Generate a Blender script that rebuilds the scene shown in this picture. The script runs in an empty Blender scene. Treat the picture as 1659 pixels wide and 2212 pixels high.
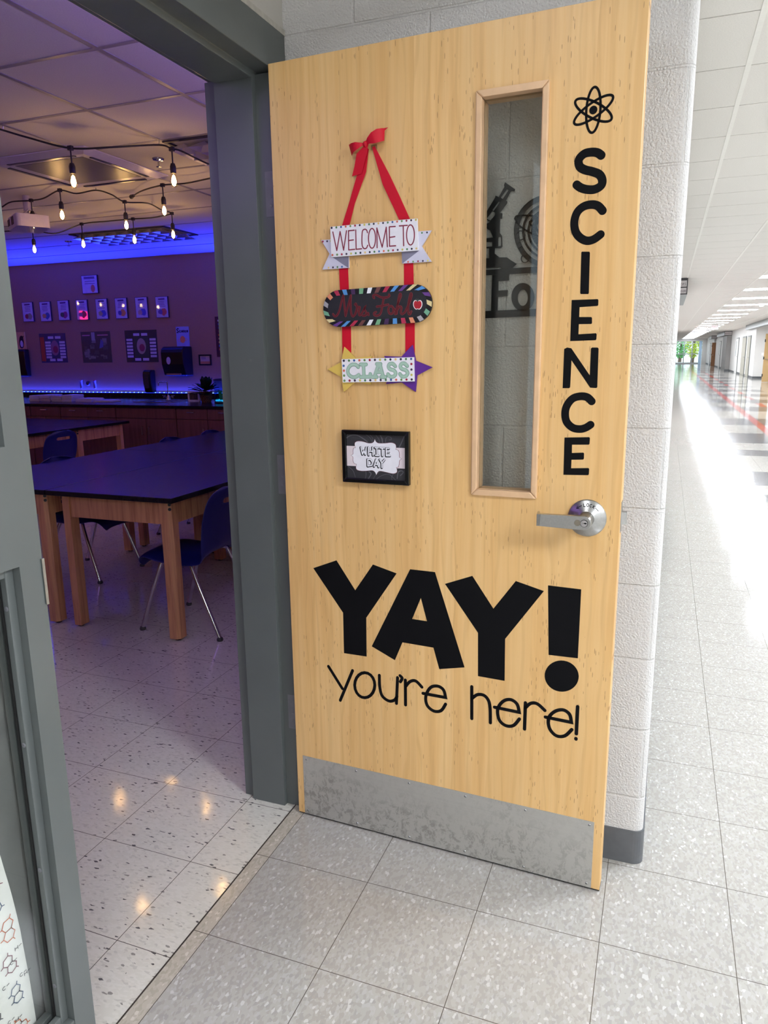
import bpy, bmesh, math, random
from mathutils import Vector, Matrix
from mathutils.geometry import tessellate_polygon
random.seed(7)
PI = math.pi
scn = bpy.context.scene
COL = scn.collection

# ------------------------------------------------------------------ camera
FPX = 1578.8
CAM = Vector((0.97822, -1.60436, 1.40872))
ROT = (math.radians(77.857), math.radians(0.732), math.radians(20.691))
cd = bpy.data.cameras.new('camera'); cam = bpy.data.objects.new('camera', cd); COL.objects.link(cam)
cd.sensor_fit = 'VERTICAL'; cd.sensor_height = 24.0; cd.lens = 24.0 * FPX / 2212.0
cd.clip_start = 0.02; cd.clip_end = 400
from mathutils import Euler
RM = Euler(ROT, 'XYZ').to_matrix()
cam.matrix_world = Matrix.Translation(CAM) @ RM.to_4x4()
scn.camera = cam
# ------------------------------------------------------------------ colour management
scn.view_settings.view_transform = 'Standard'
scn.view_settings.look = 'None'
scn.view_settings.exposure = 0.0
scn.view_settings.gamma = 1.0
scn.view_settings.use_curve_mapping = False
# light levels
ALCOVE_FILL = 7.5      # unseen panel added to brighten the door alcove
HALL_PANEL = 53.0       # ceiling panels of the corridor
BULB = 102.0            # filaments of the string lights
LED_BLUE = 6.0          # blue strip along the backsplash
LED_AREA = 102.0         # watts of the same strip, thrown up at wall and ceiling
VIOLET = 28.0           # unseen violet fill lamps added in the classroom
# ------------------------------------------------------------------ world: daylight beyond the far glass doors
w = bpy.data.worlds.new('world'); scn.world = w; w.use_nodes = True
wn = w.node_tree.nodes; wl = w.node_tree.links
bg = wn['Background']; bg.inputs['Color'].default_value = (0.72, 0.88, 1.0, 1); bg.inputs['Strength'].default_value = 2.2

def lamp(name, kind, loc, power, color, rot=(0, 0, 0), size=None, size_y=None):
    l = bpy.data.lights.new(name, kind); l.energy = power; l.color = color
    if kind == 'AREA':
        l.shape = 'RECTANGLE'; l.size = size; l.size_y = size_y
    if name.startswith('blue'): l.spread = math.radians(72)
    o = bpy.data.objects.new(name, l); COL.objects.link(o); o.location = loc; o.rotation_euler = rot
    return o
sun = lamp('sun', 'SUN', (2, 110, 20), 3.0, (1, 0.95, 0.85), (math.radians(-40), 0, math.radians(10)))
# blue LED strip light thrown up the wall, sits on top of the backsplash
lamp('blue_strip_light', 'AREA', (-5.4, 6.693, 0.953), LED_AREA, (0.012, 0.025, 1.0), (PI + 0.3, 0, 0), 5.6, 0.008)
# violet fill lamps out of view, added to tint the classroom ceiling and walls
lamp('violet_fill_light', 'AREA', (-0.32, 3.2, 2.45), VIOLET, (0.38, 0.23, 1.0), (0, math.radians(110), 0), 0.05, 6.4)
lamp('violet_fill_light', 'AREA', (-4.8, -1.95, 2.45), VIOLET, (0.42, 0.23, 1.0), (math.radians(110), 0, 0), 7.5, 0.05)

# ------------------------------------------------------------------ pixel -> ray, used only to find real positions on real planes
def ray(u, v): return RM @ Vector(((u - 829.5) / FPX, -(v - 1106) / FPX, -1))
def on(u, v, ax, val):
    d = ray(u, v); return CAM + d * ((val - CAM[ax]) / d[ax])

# ------------------------------------------------------------------ materials
def srgb(r, g=None, b=None):
    if g is None: g = b = r
    f = lambda c: ((c / 255) / 12.92 if c / 255 <= 0.04045 else (((c / 255) + 0.055) / 1.055) ** 2.4)
    return (f(r), f(g), f(b), 1)
class NT:
    def __init__(s, name):
        s.m = bpy.data.materials.new(name); s.m.use_nodes = True
        s.t = s.m.node_tree; s.n = s.t.nodes; s.b = s.n['Principled BSDF']
    def new(s, t, **kw):
        n = s.n.new(t)
        for k, v in kw.items(): setattr(n, k, v)
        return n
    def link(s, a, b): s.t.links.new(a, b)
    def inp(s, node, key, val):
        if hasattr(val, 'node'): s.link(val, node.inputs[key])
        else: node.inputs[key].default_value = val
    def math(s, op, a, b=0.0, c=0.0):
        n = s.new('ShaderNodeMath', operation=op)
        for i, v in enumerate((a, b, c)): s.inp(n, i, v)
        return n.outputs[0]
    def coord(s, scale=(1, 1, 1), loc=(0, 0, 0), rot=(0, 0, 0)):
        tc = s.new('ShaderNodeTexCoord'); mp = s.new('ShaderNodeMapping')
        mp.inputs['Scale'].default_value = scale; mp.inputs['Location'].default_value = loc; mp.inputs['Rotation'].default_value = rot
        s.link(tc.outputs['Object'], mp.inputs['Vector']); return mp.outputs[0]
    def noise(s, vec, scale, detail=3, rough=0.5, dist=0.0):
        n = s.new('ShaderNodeTexNoise'); s.link(vec, n.inputs['Vector'])
        n.inputs['Scale'].default_value = scale; n.inputs['Detail'].default_value = detail
        n.inputs['Roughness'].default_value = rough; n.inputs['Distortion'].default_value = dist
        return n.outputs['Fac']
    def ramp(s, fac, stops, interp='LINEAR'):
        n = s.new('ShaderNodeValToRGB'); n.color_ramp.interpolation = interp
        e = n.color_ramp.elements
        while len(e) < len(stops): e.new(0.5)
        for el, (p, c) in zip(e, stops):
            el.position = p; el.color = c if isinstance(c, tuple) else (c, c, c, 1)
        s.inp(n, 0, fac); return n.outputs[0]
    def mix(s, fac, a, b, blend='MIX'):
        n = s.new('ShaderNodeMix', data_type='RGBA', blend_type=blend)
        s.inp(n, 0, fac); s.inp(n, 6, a); s.inp(n, 7, b); return n.outputs[2]
    def bump(s, h, strength=0.3, dist=0.002, prev=None):
        n = s.new('ShaderNodeBump'); n.inputs['Strength'].default_value = strength; n.inputs['Distance'].default_value = dist
        s.link(h, n.inputs['Height'])
        if prev: s.link(prev, n.inputs['Normal'])
        return n.outputs[0]
    def set(s, **kw):
        names = dict(color='Base Color', rough='Roughness', metal='Metallic', normal='Normal', spec='Specular IOR Level', coat='Coat Weight', coat_rough='Coat Roughness')
        for k, v in kw.items(): s.inp(s.b, names[k], v)
        return s.m
def plain(name, col, rough=0.5, metal=0.0, spec=0.5, var=0.06, bump=0.0, scale=40):
    t = NT(name); v = t.coord()
    n = t.noise(v, scale, 3)
    lo = tuple(c * (1 - var) for c in col[:3]) + (1,); hi = tuple(min(1, c * (1 + var)) for c in col[:3]) + (1,)
    t.set(color=t.ramp(n, [(0.3, lo), (0.7, hi)]), rough=rough, metal=metal, spec=spec)
    if bump: t.set(normal=t.bump(n, 0.5, bump))
    return t.m
def emit(name, col, strength):
    t = NT(name); t.n.remove(t.b)
    e = t.new('ShaderNodeEmission'); e.inputs[0].default_value = col if len(col) == 4 else (*col, 1); e.inputs[1].default_value = strength
    t.link(e.outputs[0], t.n['Material Output'].inputs[0]); return t.m
def glass(name, tint=(0.92, 0.95, 0.93), refl=1.0):
    t = NT(name); t.n.remove(t.b)
    tr = t.new('ShaderNodeBsdfTransparent'); tr.inputs[0].default_value = (*tint, 1)
    gl = t.new('ShaderNodeBsdfGlossy'); gl.inputs['Roughness'].default_value = 0.02
    lw = t.new('ShaderNodeLayerWeight'); lw.inputs[0].default_value = 0.5
    fres = t.math('ADD', 0.04, t.math('MULTIPLY', t.math('POWER', lw.outputs['Facing'], 5.0), 0.96))
    mx = t.new('ShaderNodeMixShader'); t.link(t.math('MULTIPLY', fres, refl), mx.inputs[0]); t.link(tr.outputs[0], mx.inputs[1]); t.link(gl.outputs[0], mx.inputs[2])
    t.link(mx.outputs[0], t.n['Material Output'].inputs[0]); return t.m

def m_floor(name, base, dark, light, x0, y0, chips, rough):
    t = NT(name); v = t.coord()
    sep = t.new('ShaderNodeSeparateXYZ'); t.link(v, sep.inputs[0])
    def line(o, off):
        a = t.math('FRACT', t.math('ADD', t.math('DIVIDE', t.math('SUBTRACT', o, off), 0.3048), 0.5))
        return t.math('LESS_THAN', t.math('MULTIPLY', t.math('ABSOLUTE', t.math('SUBTRACT', a, 0.5)), 0.3048), 0.0009)
    joint = t.math('MAXIMUM', line(sep.outputs[0], x0), line(sep.outputs[1], y0))
    # every tile a slightly different tone
    wn_ = t.new('ShaderNodeTexWhiteNoise', noise_dimensions='2D')
    cb = t.new('ShaderNodeCombineXYZ')
    t.link(t.math('FLOOR', t.math('DIVIDE', t.math('SUBTRACT', sep.outputs[0], x0), 0.3048)), cb.inputs[0])
    t.link(t.math('FLOOR', t.math('DIVIDE', t.math('SUBTRACT', sep.outputs[1], y0), 0.3048)), cb.inputs[1])
    t.link(cb.outputs[0], wn_.inputs['Vector'])
    vo = t.new('ShaderNodeTexVoronoi'); vo.inputs['Scale'].default_value = chips[0]
    nz = t.new('ShaderNodeTexNoise'); nz.inputs['Scale'].default_value = 60; t.link(v, nz.inputs['Vector'])
    mv = t.new('ShaderNodeVectorMath', operation='MULTIPLY_ADD'); t.link(nz.outputs['Color'], mv.inputs[0]); mv.inputs[1].default_value = (0.007, 0.007, 0); t.link(v, mv.inputs[2])
    st = t.new('ShaderNodeVectorMath', operation='MULTIPLY'); t.link(mv.outputs[0], st.inputs[0]); st.inputs[1].default_value = chips[1]
    t.link(st.outputs[0], vo.inputs['Vector'])
    sp = t.new('ShaderNodeSeparateColor'); t.link(vo.outputs['Color'], sp.inputs[0])
    chip = t.ramp(sp.outputs[0], chips[2], 'CONSTANT')
    big = t.noise(v, 7, 3)
    c = t.mix(t.math('MULTIPLY', big, 0.10), chip, dark)
    c = t.mix(t.math('MULTIPLY', wn_.outputs['Value'], 0.06), c, light)
    c = t.mix(joint, c, srgb(92, 86, 78))
    rn = t.noise(v, 45, 4)
    t.set(color=c, rough=t.ramp(rn, [(0.3, rough * 0.8), (0.7, rough * 1.25)]), spec=0.6)
    t.set(normal=t.bump(t.noise(t.coord((1, 2.2, 1)), 14, 2), 0.05, 0.004))
    return t.m
B1, B2, B3 = srgb(178, 175, 168), srgb(170, 166, 159), srgb(183, 181, 177)
M_HALL = m_floor('corridor_vinyl_tile', B1, srgb(149, 145, 138), srgb(197, 194, 187), 0, 0,
                 (175, (1, 0.6, 1), [(0, B1), (0.42, B2), (0.70, B3), (0.86, srgb(166, 163, 158)), (0.955, srgb(202, 202, 198))]), 0.075)
C1 = srgb(221, 218, 206)
M_CLASS = m_floor('classroom_vinyl_tile', C1, srgb(192, 190, 179), srgb(243, 241, 232), -0.203, -0.093,
                  (150, (0.6, 1.5, 1), [(0, C1), (0.5, srgb(226, 223, 212)), (0.86, srgb(208, 205, 194)), (0.976, srgb(150, 146, 138)), (0.989, srgb(84, 84, 84))]), 0.09)
M_HALLSTRIP = m_floor('worn_threshold_tile', srgb(177, 170, 157), srgb(129, 120, 103), srgb(189, 182, 169), 0, 0,
                 (175, (1, 0.6, 1), [(0, srgb(192, 185, 171)), (0.5, srgb(182, 175, 160)), (0.8, srgb(198, 191, 178)), (0.95, srgb(214, 208, 196))]), 0.16)
M_TDARK = plain('charcoal_floor_tile', srgb(92, 92, 96), 0.10, var=0.15, scale=60)
M_TRED = plain('red_floor_tile', srgb(172, 62, 62), 0.10, var=0.2, scale=3)

def m_cmu(name, col, x0=0.583, z0=0.0, texture=1.0):
    t = NT(name); tc = t.new('ShaderNodeTexCoord'); sp = t.new('ShaderNodeSeparateXYZ'); t.link(tc.outputs['Object'], sp.inputs[0])
    cb = t.new('ShaderNodeCombineXYZ')
    t.link(t.math('ADD', t.math('ADD', sp.outputs[0], sp.outputs[1]), -x0 - 0.325 + 40 * 0.4064), cb.inputs[0]); t.link(t.math('ADD', sp.outputs[2], 0.2032 * 40), cb.inputs[1])
    br = t.new('ShaderNodeTexBrick'); t.link(cb.outputs[0], br.inputs['Vector'])
    br.offset = 0.5; br.inputs['Scale'].default_value = 1; br.inputs['Mortar Size'].default_value = 0.0045; br.inputs['Mortar Smooth'].default_value = 0.6
    br.inputs['Brick Width'].default_value = 0.4064; br.inputs['Row Height'].default_value = 0.2032
    v = tc.outputs['Object']
    fine = t.noise(v, 420, 3, 0.6); pock = t.noise(v, 190, 2, 0.5)
    h = t.math('ADD', t.math('MULTIPLY', t.ramp(pock, [(0.35, 0.0), (0.62, 1.0)]), 0.7), t.math('MULTIPLY', fine, 0.5))
    h = t.math('MULTIPLY', h, texture)
    h2 = t.math('SUBTRACT', h, t.math('MULTIPLY', br.outputs['Fac'], 1.6))
    c = t.mix(t.noise(v, 9, 3), tuple(k * 0.95 for k in col[:3]) + (1,), col)
    t.set(color=c, rough=0.55, normal=t.bump(h2, 0.75, 0.0024)); return t.m
M_CMU = m_cmu('painted_block', srgb(213, 211, 208))
M_CMU_SMOOTH = m_cmu('painted_block_smooth', srgb(200, 196, 188), x0=0.1, texture=0.25)
M_WALL = plain('classroom_paint', srgb(164, 128, 88), 0.6, var=0.03)
M_WHITE = plain('white_paint', srgb(226, 224, 220), 0.5, var=0.03)
M_CEIL = plain('ceiling_tile', srgb(229, 225, 217), 0.85, var=0.05, scale=160)
M_TEE = plain('ceiling_tee', srgb(238, 235, 226), 0.45, var=0.02)
M_FRAME = plain('grey_steel_paint', srgb(93, 98, 97), 0.30, var=0.04, scale=8)
M_GASKET = plain('black_gasket', srgb(18), 0.6)
M_BASE = plain('charcoal_rubber_base', srgb(92, 94, 97), 0.42, var=0.1, scale=30)
M_STEEL = plain('satin_steel', srgb(178, 178, 176), 0.3, 1.0, var=0.05, scale=200)
M_CHROME = plain('chrome', srgb(205, 205, 208), 0.12, 1.0, var=0.02)
M_DARKSTEEL = plain('dull_hinge_steel', srgb(118, 118, 124), 0.45, 0.3, var=0.08)
M_BLACK = plain('black_vinyl', srgb(8, 8, 11), 0.7, spec=0.15, var=0.1)
M_BLACKMETAL = plain('black_powder_coat', srgb(20, 20, 24), 0.45, var=0.1)
M_BLACKPLASTIC = plain('black_plastic', srgb(16, 16, 20), 0.3, var=0.1)
M_RESIN = plain('black_epoxy_resin', srgb(27, 25, 27), 0.24, spec=0.32, var=0.1)
M_BLUEPLASTIC = plain('navy_plastic', srgb(22, 28, 98), 0.35, var=0.05)
M_PAPER = plain('white_paper', srgb(226, 222, 220), 0.6, var=0.03)

def m_maple(name):
    t = NT(name); v = t.coord(); sp = t.new('ShaderNodeSeparateXYZ'); t.link(v, sp.inputs[0])
    leaf = t.math('FLOOR', t.math('DIVIDE', t.math('ADD', sp.outputs[0], t.math('MULTIPLY', t.noise(t.coord((1, 1, 0.8)), 2.5, 2), 0.05)), 0.105))
    wn_ = t.new('ShaderNodeTexWhiteNoise', noise_dimensions='1D'); t.link(leaf, wn_.inputs['W'])
    off = t.new('ShaderNodeCombineXYZ'); t.link(t.math('MULTIPLY', wn_.outputs['Value'], 13.0), off.inputs[2])
    def vec(scale):
        m = t.new('ShaderNodeVectorMath', operation='ADD'); t.link(v, m.inputs[0]); t.link(off.outputs[0], m.inputs[1])
        k = t.new('ShaderNodeVectorMath', operation='MULTIPLY'); t.link(m.outputs[0], k.inputs[0]); k.inputs[1].default_value = scale; return k.outputs[0]
    grain = t.noise(vec((55, 1, 1.6)), 1.0, 5, 0.6, 0.4)
    fine = t.noise(vec((260, 1, 5)), 1.0, 3, 0.6)
    wv = t.new('ShaderNodeTexWave', wave_type='BANDS', bands_direction='X'); t.link(vec((1, 1, 0.16)), wv.inputs['Vector'])
    wv.inputs['Scale'].default_value = 9; wv.inputs['Distortion'].default_value = 9; wv.inputs['Detail'].default_value = 2; wv.inputs['Detail Scale'].default_value = 1.3
    vo = t.new('ShaderNodeTexVoronoi'); t.link(vec((400, 1, 44.0)), vo.inputs['Vector']); vo.inputs['Scale'].default_value = 1; vo.voronoi_dimensions = '3D'
    spc = t.new('ShaderNodeSeparateColor'); t.link(vo.outputs['Color'], spc.inputs[0])
    fleck = t.math('MULTIPLY', t.math('LESS_THAN', vo.outputs['Distance'], 0.32), t.math('MULTIPLY', t.math('GREATER_THAN', spc.outputs[0], 0.84), t.math('GREATER_THAN', t.noise(vec((14, 1, 5)), 1.0, 2), 0.52)))
    c = t.ramp(grain, [(0.25, srgb(218, 172, 110)), (0.5, srgb(231, 187, 123)), (0.75, srgb(237, 197, 136))])
    streak = t.noise(vec((24, 1, 0.9)), 1.0, 4, 0.65, 0.6)
    c = t.mix(t.math('MULTIPLY', t.ramp(streak, [(0.42, 0.0), (0.66, 1.0)]), 0.46), c, srgb(238, 206, 152))
    c = t.mix(t.math('MULTIPLY', t.ramp(streak, [(0.30, 1.0), (0.46, 0.0)]), 0.38), c, srgb(200, 152, 98))
    c = t.mix(t.math('MULTIPLY', t.ramp(wv.outputs['Fac'], [(0.82, 0.0), (0.98, 1.0)]), 0.20), c, srgb(186, 140, 84))
    c = t.mix(t.math('MULTIPLY', fine, 0.22), c, srgb(196, 150, 94))
    c = t.mix(t.math('MULTIPLY', wn_.outputs['Value'], 0.30), c, srgb(204, 160, 100))
    c = t.mix(t.math('MULTIPLY', fleck, 0.62), c, srgb(128, 84, 44))
    t.set(color=c, rough=0.36, spec=0.4); return t.m
M_MAPLE = m_maple('maple_veneer')
M_BEAD = plain('pale_maple_bead', srgb(216, 178, 138), 0.4, var=0.08, scale=25)
def m_oak(name, base, dark):
    t = NT(name); g = t.noise(t.coord((30, 30, 2)), 1.0, 5, 0.6, 0.8)
    t.set(color=t.ramp(g, [(0.3, dark), (0.55, base), (0.75, base)]), rough=0.4); return t.m
M_OAK = m_oak('lab_oak', srgb(212, 154, 108), srgb(172, 112, 74))
M_CAB = m_oak('dark_cabinet_laminate', srgb(112, 72, 66), srgb(92, 58, 54))
def m_kick(name):
    t = NT(name); v = t.coord()
    sc = t.noise(t.coord((46, 1, 34)), 1.0, 7, 0.8, 0.5); sc2 = t.noise(t.coord((6, 1, 170)), 1.0, 3, 0.6); zone = t.noise(t.coord((5, 1, 9)), 1.0, 2)
    sp = t.new('ShaderNodeSeparateXYZ'); t.link(v, sp.inputs[0])
    low = t.math('SUBTRACT', t.math('ADD', zone, t.ramp(sp.outputs[2], [(0.02, 0.35), (0.2, 0.0)])), t.math('MULTIPLY', sp.outputs[0], 0.22))
    wear = t.math('MULTIPLY', t.ramp(sc, [(0.50, 0.0), (0.56, 1.0)]), t.ramp(low, [(0.40, 0.08), (0.72, 0.9)]))
    wear = t.math('MAXIMUM', wear, t.math('MULTIPLY', t.ramp(sc2, [(0.64, 0.0), (0.70, 1.0)]), 0.25))
    c = t.mix(t.math('MULTIPLY', wear, 0.6), srgb(192, 190, 184), srgb(128, 120, 112))
    c = t.mix(t.math('MULTIPLY', sc2, 0.25), c, srgb(140, 138, 132))
    t.set(color=c, metal=0.55, rough=t.ramp(sc, [(0.4, 0.34), (0.6, 0.55)])); return t.m
M_KICK = m_kick('scuffed_kick_plate')
def m_ribbon(name):
    t = NT(name); wv = t.new('ShaderNodeTexWave', bands_direction='Z'); t.link(t.coord(), wv.inputs['Vector']); wv.inputs['Scale'].default_value = 180
    t.set(color=t.ramp(wv.outputs['Fac'], [(0, srgb(186, 8, 36)), (1, srgb(208, 16, 44))]), rough=0.55, spec=0.3); return t.m
M_RIBBON = m_ribbon('red_grosgrain')
M_GLASS = glass('clear_glass', (0.955, 0.96, 0.955)); M_DOORGLASS = glass('door_lite_glass', (0.86, 0.875, 0.86), 0.7); M_BULBGLASS = glass('bulb_glass', (1.0, 0.93, 0.8), 0.6)
def m_pic(name, col, rough=0.12):   # framed print under glazing
    t = plain(name, col, 0.5, var=0.08, scale=18); b = t.node_tree.nodes['Principled BSDF']
    b.inputs['Coat Weight'].default_value = 1.0; b.inputs['Coat Roughness'].default_value = 0.03; return t
COLS = {}
def flat(rgb, rough=0.5, coat=False):
    k = (rgb, rough, coat)
    if k not in COLS:
        nm = 'print_%02x%02x%02x' % rgb
        COLS[k] = m_pic(nm + '_glazed', srgb(*rgb)) if coat else plain(nm, srgb(*rgb), rough, var=0.04)
    return COLS[k]

# ------------------------------------------------------------------ mesh builder
class MB:
    def __init__(s, xf=None): s.v = []; s.f = []; s.mi = []; s.cur = 0; s.xf = xf
    def P(s, p):
        if s.xf: p = s.xf(p)
        s.v.append(tuple(p)); return len(s.v) - 1
    def face(s, idx): s.f.append(tuple(idx)); s.mi.append(s.cur)
    def quad(s, *pts): s.face([s.P(p) for p in pts])
    def box(s, a, b):
        x0, y0, z0 = (min(a[i], b[i]) for i in range(3)); x1, y1, z1 = (max(a[i], b[i]) for i in range(3))
        i = [s.P(p) for p in ((x0, y0, z0), (x1, y0, z0), (x1, y1, z0), (x0, y1, z0), (x0, y0, z1), (x1, y0, z1), (x1, y1, z1), (x0, y1, z1))]
        for q in ((3, 2, 1, 0), (4, 5, 6, 7), (0, 1, 5, 4), (1, 2, 6, 5), (2, 3, 7, 6), (3, 0, 4, 7)): s.face([i[k] for k in q])
        return s
    def prism(s, loops, a, b, m=lambda p, d: (p[0], d, p[1])):
        """2D loops (first outer, rest holes) extruded from depth a to b; m maps (2D point, depth) to 3D"""
        if not isinstance(loops[0][0], (tuple, list, Vector)): loops = [loops]
        pts = [p for l in loops for p in l]
        tris = tessellate_polygon([[Vector((p[0], p[1], 0)) for p in l] for l in loops])
        A = [s.P(m(p, a)) for p in pts]; Bq = [s.P(m(p, b)) for p in pts]
        for t in tris:
            s.face([A[k] for k in t]); s.face([Bq[k] for k in reversed(t)])
        o = 0
        for l in loops:
            n = len(l)
            for k in range(n):
                s.face((A[o + k], A[o + (k + 1) % n], Bq[o + (k + 1) % n], Bq[o + k]))
            o += n
        return s
    def tube(s, path, r, n=10, caps=True, closed=False):
        P = [Vector(p) for p in path]; rings = []; up = None
        R = r if isinstance(r, (list, tuple)) else [r] * len(P)
        for i, p in enumerate(P):
            if closed: t = P[(i + 1) % len(P)] - P[i - 1]
            else: t = (P[min(i + 1, len(P) - 1)] - P[max(i - 1, 0)])
            t.normalize()
            if up is None:
                up = Vector((0, 0, 1)) if abs(t.z) < 0.9 else Vector((1, 0, 0))
            a = t.cross(up).normalized(); up = a.cross(t).normalized()
            rings.append([s.P(p + (a * math.cos(2 * PI * k / n) + up * math.sin(2 * PI * k / n)) * R[i]) for k in range(n)])
        m = len(rings)
        for i in range(m if closed else m - 1):
            A, Bq = rings[i], rings[(i + 1) % m]
            for k in range(n): s.face((A[k], A[(k + 1) % n], Bq[(k + 1) % n], Bq[k]))
        if caps and not closed:
            s.face(list(reversed(rings[0]))); s.face(rings[-1])
        return s
    def lathe(s, prof, c, axis='Z', n=24, sc=(1, 1)):
        """prof: list of (radius, height)"""
        def mp(r, h, a):
            x, y = r * math.cos(a) * sc[0], r * math.sin(a) * sc[1]
            if axis == 'Z': q = (x, y, h)
            elif axis == 'Y': q = (x, h, y)
            else: q = (h, x, y)
            return (c[0] + q[0], c[1] + q[1], c[2] + q[2])
        rings = []
        for r, h in prof:
            rings.append([s.P(mp(0, h, 0))] if r < 1e-6 else [s.P(mp(r, h, 2 * PI * k / n)) for k in range(n)])
        for A, Bq in zip(rings, rings[1:]):
            for k in range(n):
                k2 = (k + 1) % n
                if len(A) == 1: s.face((A[0], Bq[k2], Bq[k]))
                elif len(Bq) == 1: s.face((A[k], A[k2], Bq[0]))
                else: s.face((A[k], A[k2], Bq[k2], Bq[k]))
        return s
    def ribbon(s, pts, wd, d0, d1, closed=False, caps=True, m=lambda p, d: (p[0], d, p[1])):
        """round-capped stroke in a 2D plane with a little thickness"""
        Q = [Vector((p[0], p[1])) for p in pts]
        n = len(Q); L = []; R = []
        for i in range(n):
            if closed: a, b = Q[i] - Q[i - 1], Q[(i + 1) % n] - Q[i]
            else: a, b = Q[i] - Q[max(i - 1, 0)], Q[min(i + 1, n - 1)] - Q[i]
            if a.length < 1e-9: a = b
            if b.length < 1e-9: b = a
            a = a.normalized(); b = b.normalized(); t = (a + b)
            if t.length < 1e-6: t = a
            t.normalize(); nn = Vector((-t.y, t.x)); k = wd / 2 / max(0.45, abs(nn.dot(Vector((-a.y, a.x)))))
            L.append(Q[i] + nn * k); R.append(Q[i] - nn * k)
        def bothsides(poly):
            A = [s.P(m(p, d1)) for p in poly]; s.face(A)
            Bq = [s.P(m(p, d0)) for p in poly]
            for k in range(len(poly)):
                s.face((A[k], Bq[k], Bq[(k + 1) % len(poly)], A[(k + 1) % len(poly)]))
        for i in range(n if closed else n - 1):
            j = (i + 1) % n; bothsides([L[i], L[j], R[j], R[i]])
        if caps and not closed:
            for c, dr in ((Q[0], Q[0] - Q[1]), (Q[-1], Q[-1] - Q[-2])):
                a0 = math.atan2(dr.y, dr.x)
                bothsides([c + Vector((math.cos(a0 + (k / 8 - 0.5) * PI), math.sin(a0 + (k / 8 - 0.5) * PI))) * wd / 2 for k in range(9)])
        return s
    def build(s, name, mats, parent=None, smooth=False, bevel=0.0, kind=None, solid=0.0, recalc=True):
        me = bpy.data.meshes.new(name); me.from_pydata(s.v, [], s.f)
        if not isinstance(mats, (list, tuple)): mats = [mats]
        for mm in mats: me.materials.append(mm)
        for p, k in zip(me.polygons, s.mi): p.material_index = k
        if recalc:
            bm = bmesh.new(); bm.from_mesh(me)
            if smooth: bmesh.ops.remove_doubles(bm, verts=bm.verts, dist=1e-6)
            bmesh.ops.recalc_face_normals(bm, faces=bm.faces); bm.to_mesh(me); bm.free()
        if smooth:
            for p in me.polygons: p.use_smooth = True
        o = bpy.data.objects.new(name, me); COL.objects.link(o)
        if parent: o.parent = parent
        if solid:
            md = o.modifiers.new('thickness', 'SOLIDIFY'); md.thickness = solid; md.offset = 0
        if bevel:
            md = o.modifiers.new('bevel', 'BEVEL'); md.width = bevel; md.segments = 2; md.limit_method = 'ANGLE'; md.angle_limit = math.radians(40)
        if smooth:
            md = o.modifiers.new('edges', 'EDGE_SPLIT'); md.split_angle = math.radians(38)
        if kind: o['kind'] = kind
        return o
def tag(o, label, cat, group=None, kind=None):
    o['label'] = label; o['category'] = cat
    if group: o['group'] = group
    if kind: o['kind'] = kind
    return o
def thing(name, label, cat, loc=(0, 0, 0), rz=0.0, group=None, kind=None):
    o = bpy.data.objects.new(name, None); o.empty_display_size = 0.1; COL.objects.link(o)
    o.location = loc; o.rotation_euler = (0, 0, rz); return tag(o, label, cat, group, kind)
def struct(name, mb, mats, label, cat, **kw):
    return tag(mb.build(name, mats, **kw), label, cat, kind='structure')
def copy_tree(o, parent=None):
    c = o.copy(); COL.objects.link(c)
    if parent: c.parent = parent
    for ch in list(o.children): copy_tree(ch, c)
    return c
def ell(cx, cy, rx, ry, n=28, a=0.0, rot=0.0):
    ca, sa = math.cos(rot), math.sin(rot)
    return [(cx + rx * math.cos(2 * PI * k / n + a) * ca - ry * math.sin(2 * PI * k / n + a) * sa, cy + rx * math.cos(2 * PI * k / n + a) * sa + ry * math.sin(2 * PI * k / n + a) * ca) for k in range(n)]
def smooth_path(p, n=5):
    out = []
    for i in range(len(p) - 1):
        a, b, c, d = p[max(i - 1, 0)], p[i], p[i + 1], p[min(i + 2, len(p) - 1)]
        for k in range(n):
            t = k / n
            out.append(tuple(0.5 * (2 * b[j] + (c[j] - a[j]) * t + (2 * a[j] - 5 * b[j] + 4 * c[j] - d[j]) * t * t + (3 * b[j] - a[j] - 3 * c[j] + d[j]) * t ** 3) for j in range(len(b))))
    out.append(tuple(p[-1])); return out
def rrect(x0, z0, x1, z1, r, n=5):
    out = []
    for cx, cz, a in ((x1 - r, z1 - r, 0), (x0 + r, z1 - r, 90), (x0 + r, z0 + r, 180), (x1 - r, z0 + r, 270)):
        for k in range(n + 1):
            t = math.radians(a + 90 * k / n); out.append((cx + r * math.cos(t), cz + r * math.sin(t)))
    return out
XY = lambda p, d: (p[0], p[1], d)      # plan polygon, extruded in z

# =================================================================== STRUCTURE
H = 2.70                               # ceilings
X0C, X1C = -10.6, -0.225                # classroom in x
Y0C, Y1C = -2.2, 6.70                  # classroom in y
XL, XR, YE = 1.0, 5.10, 88.0           # corridor walls and far end
YB = -12.0
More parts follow.
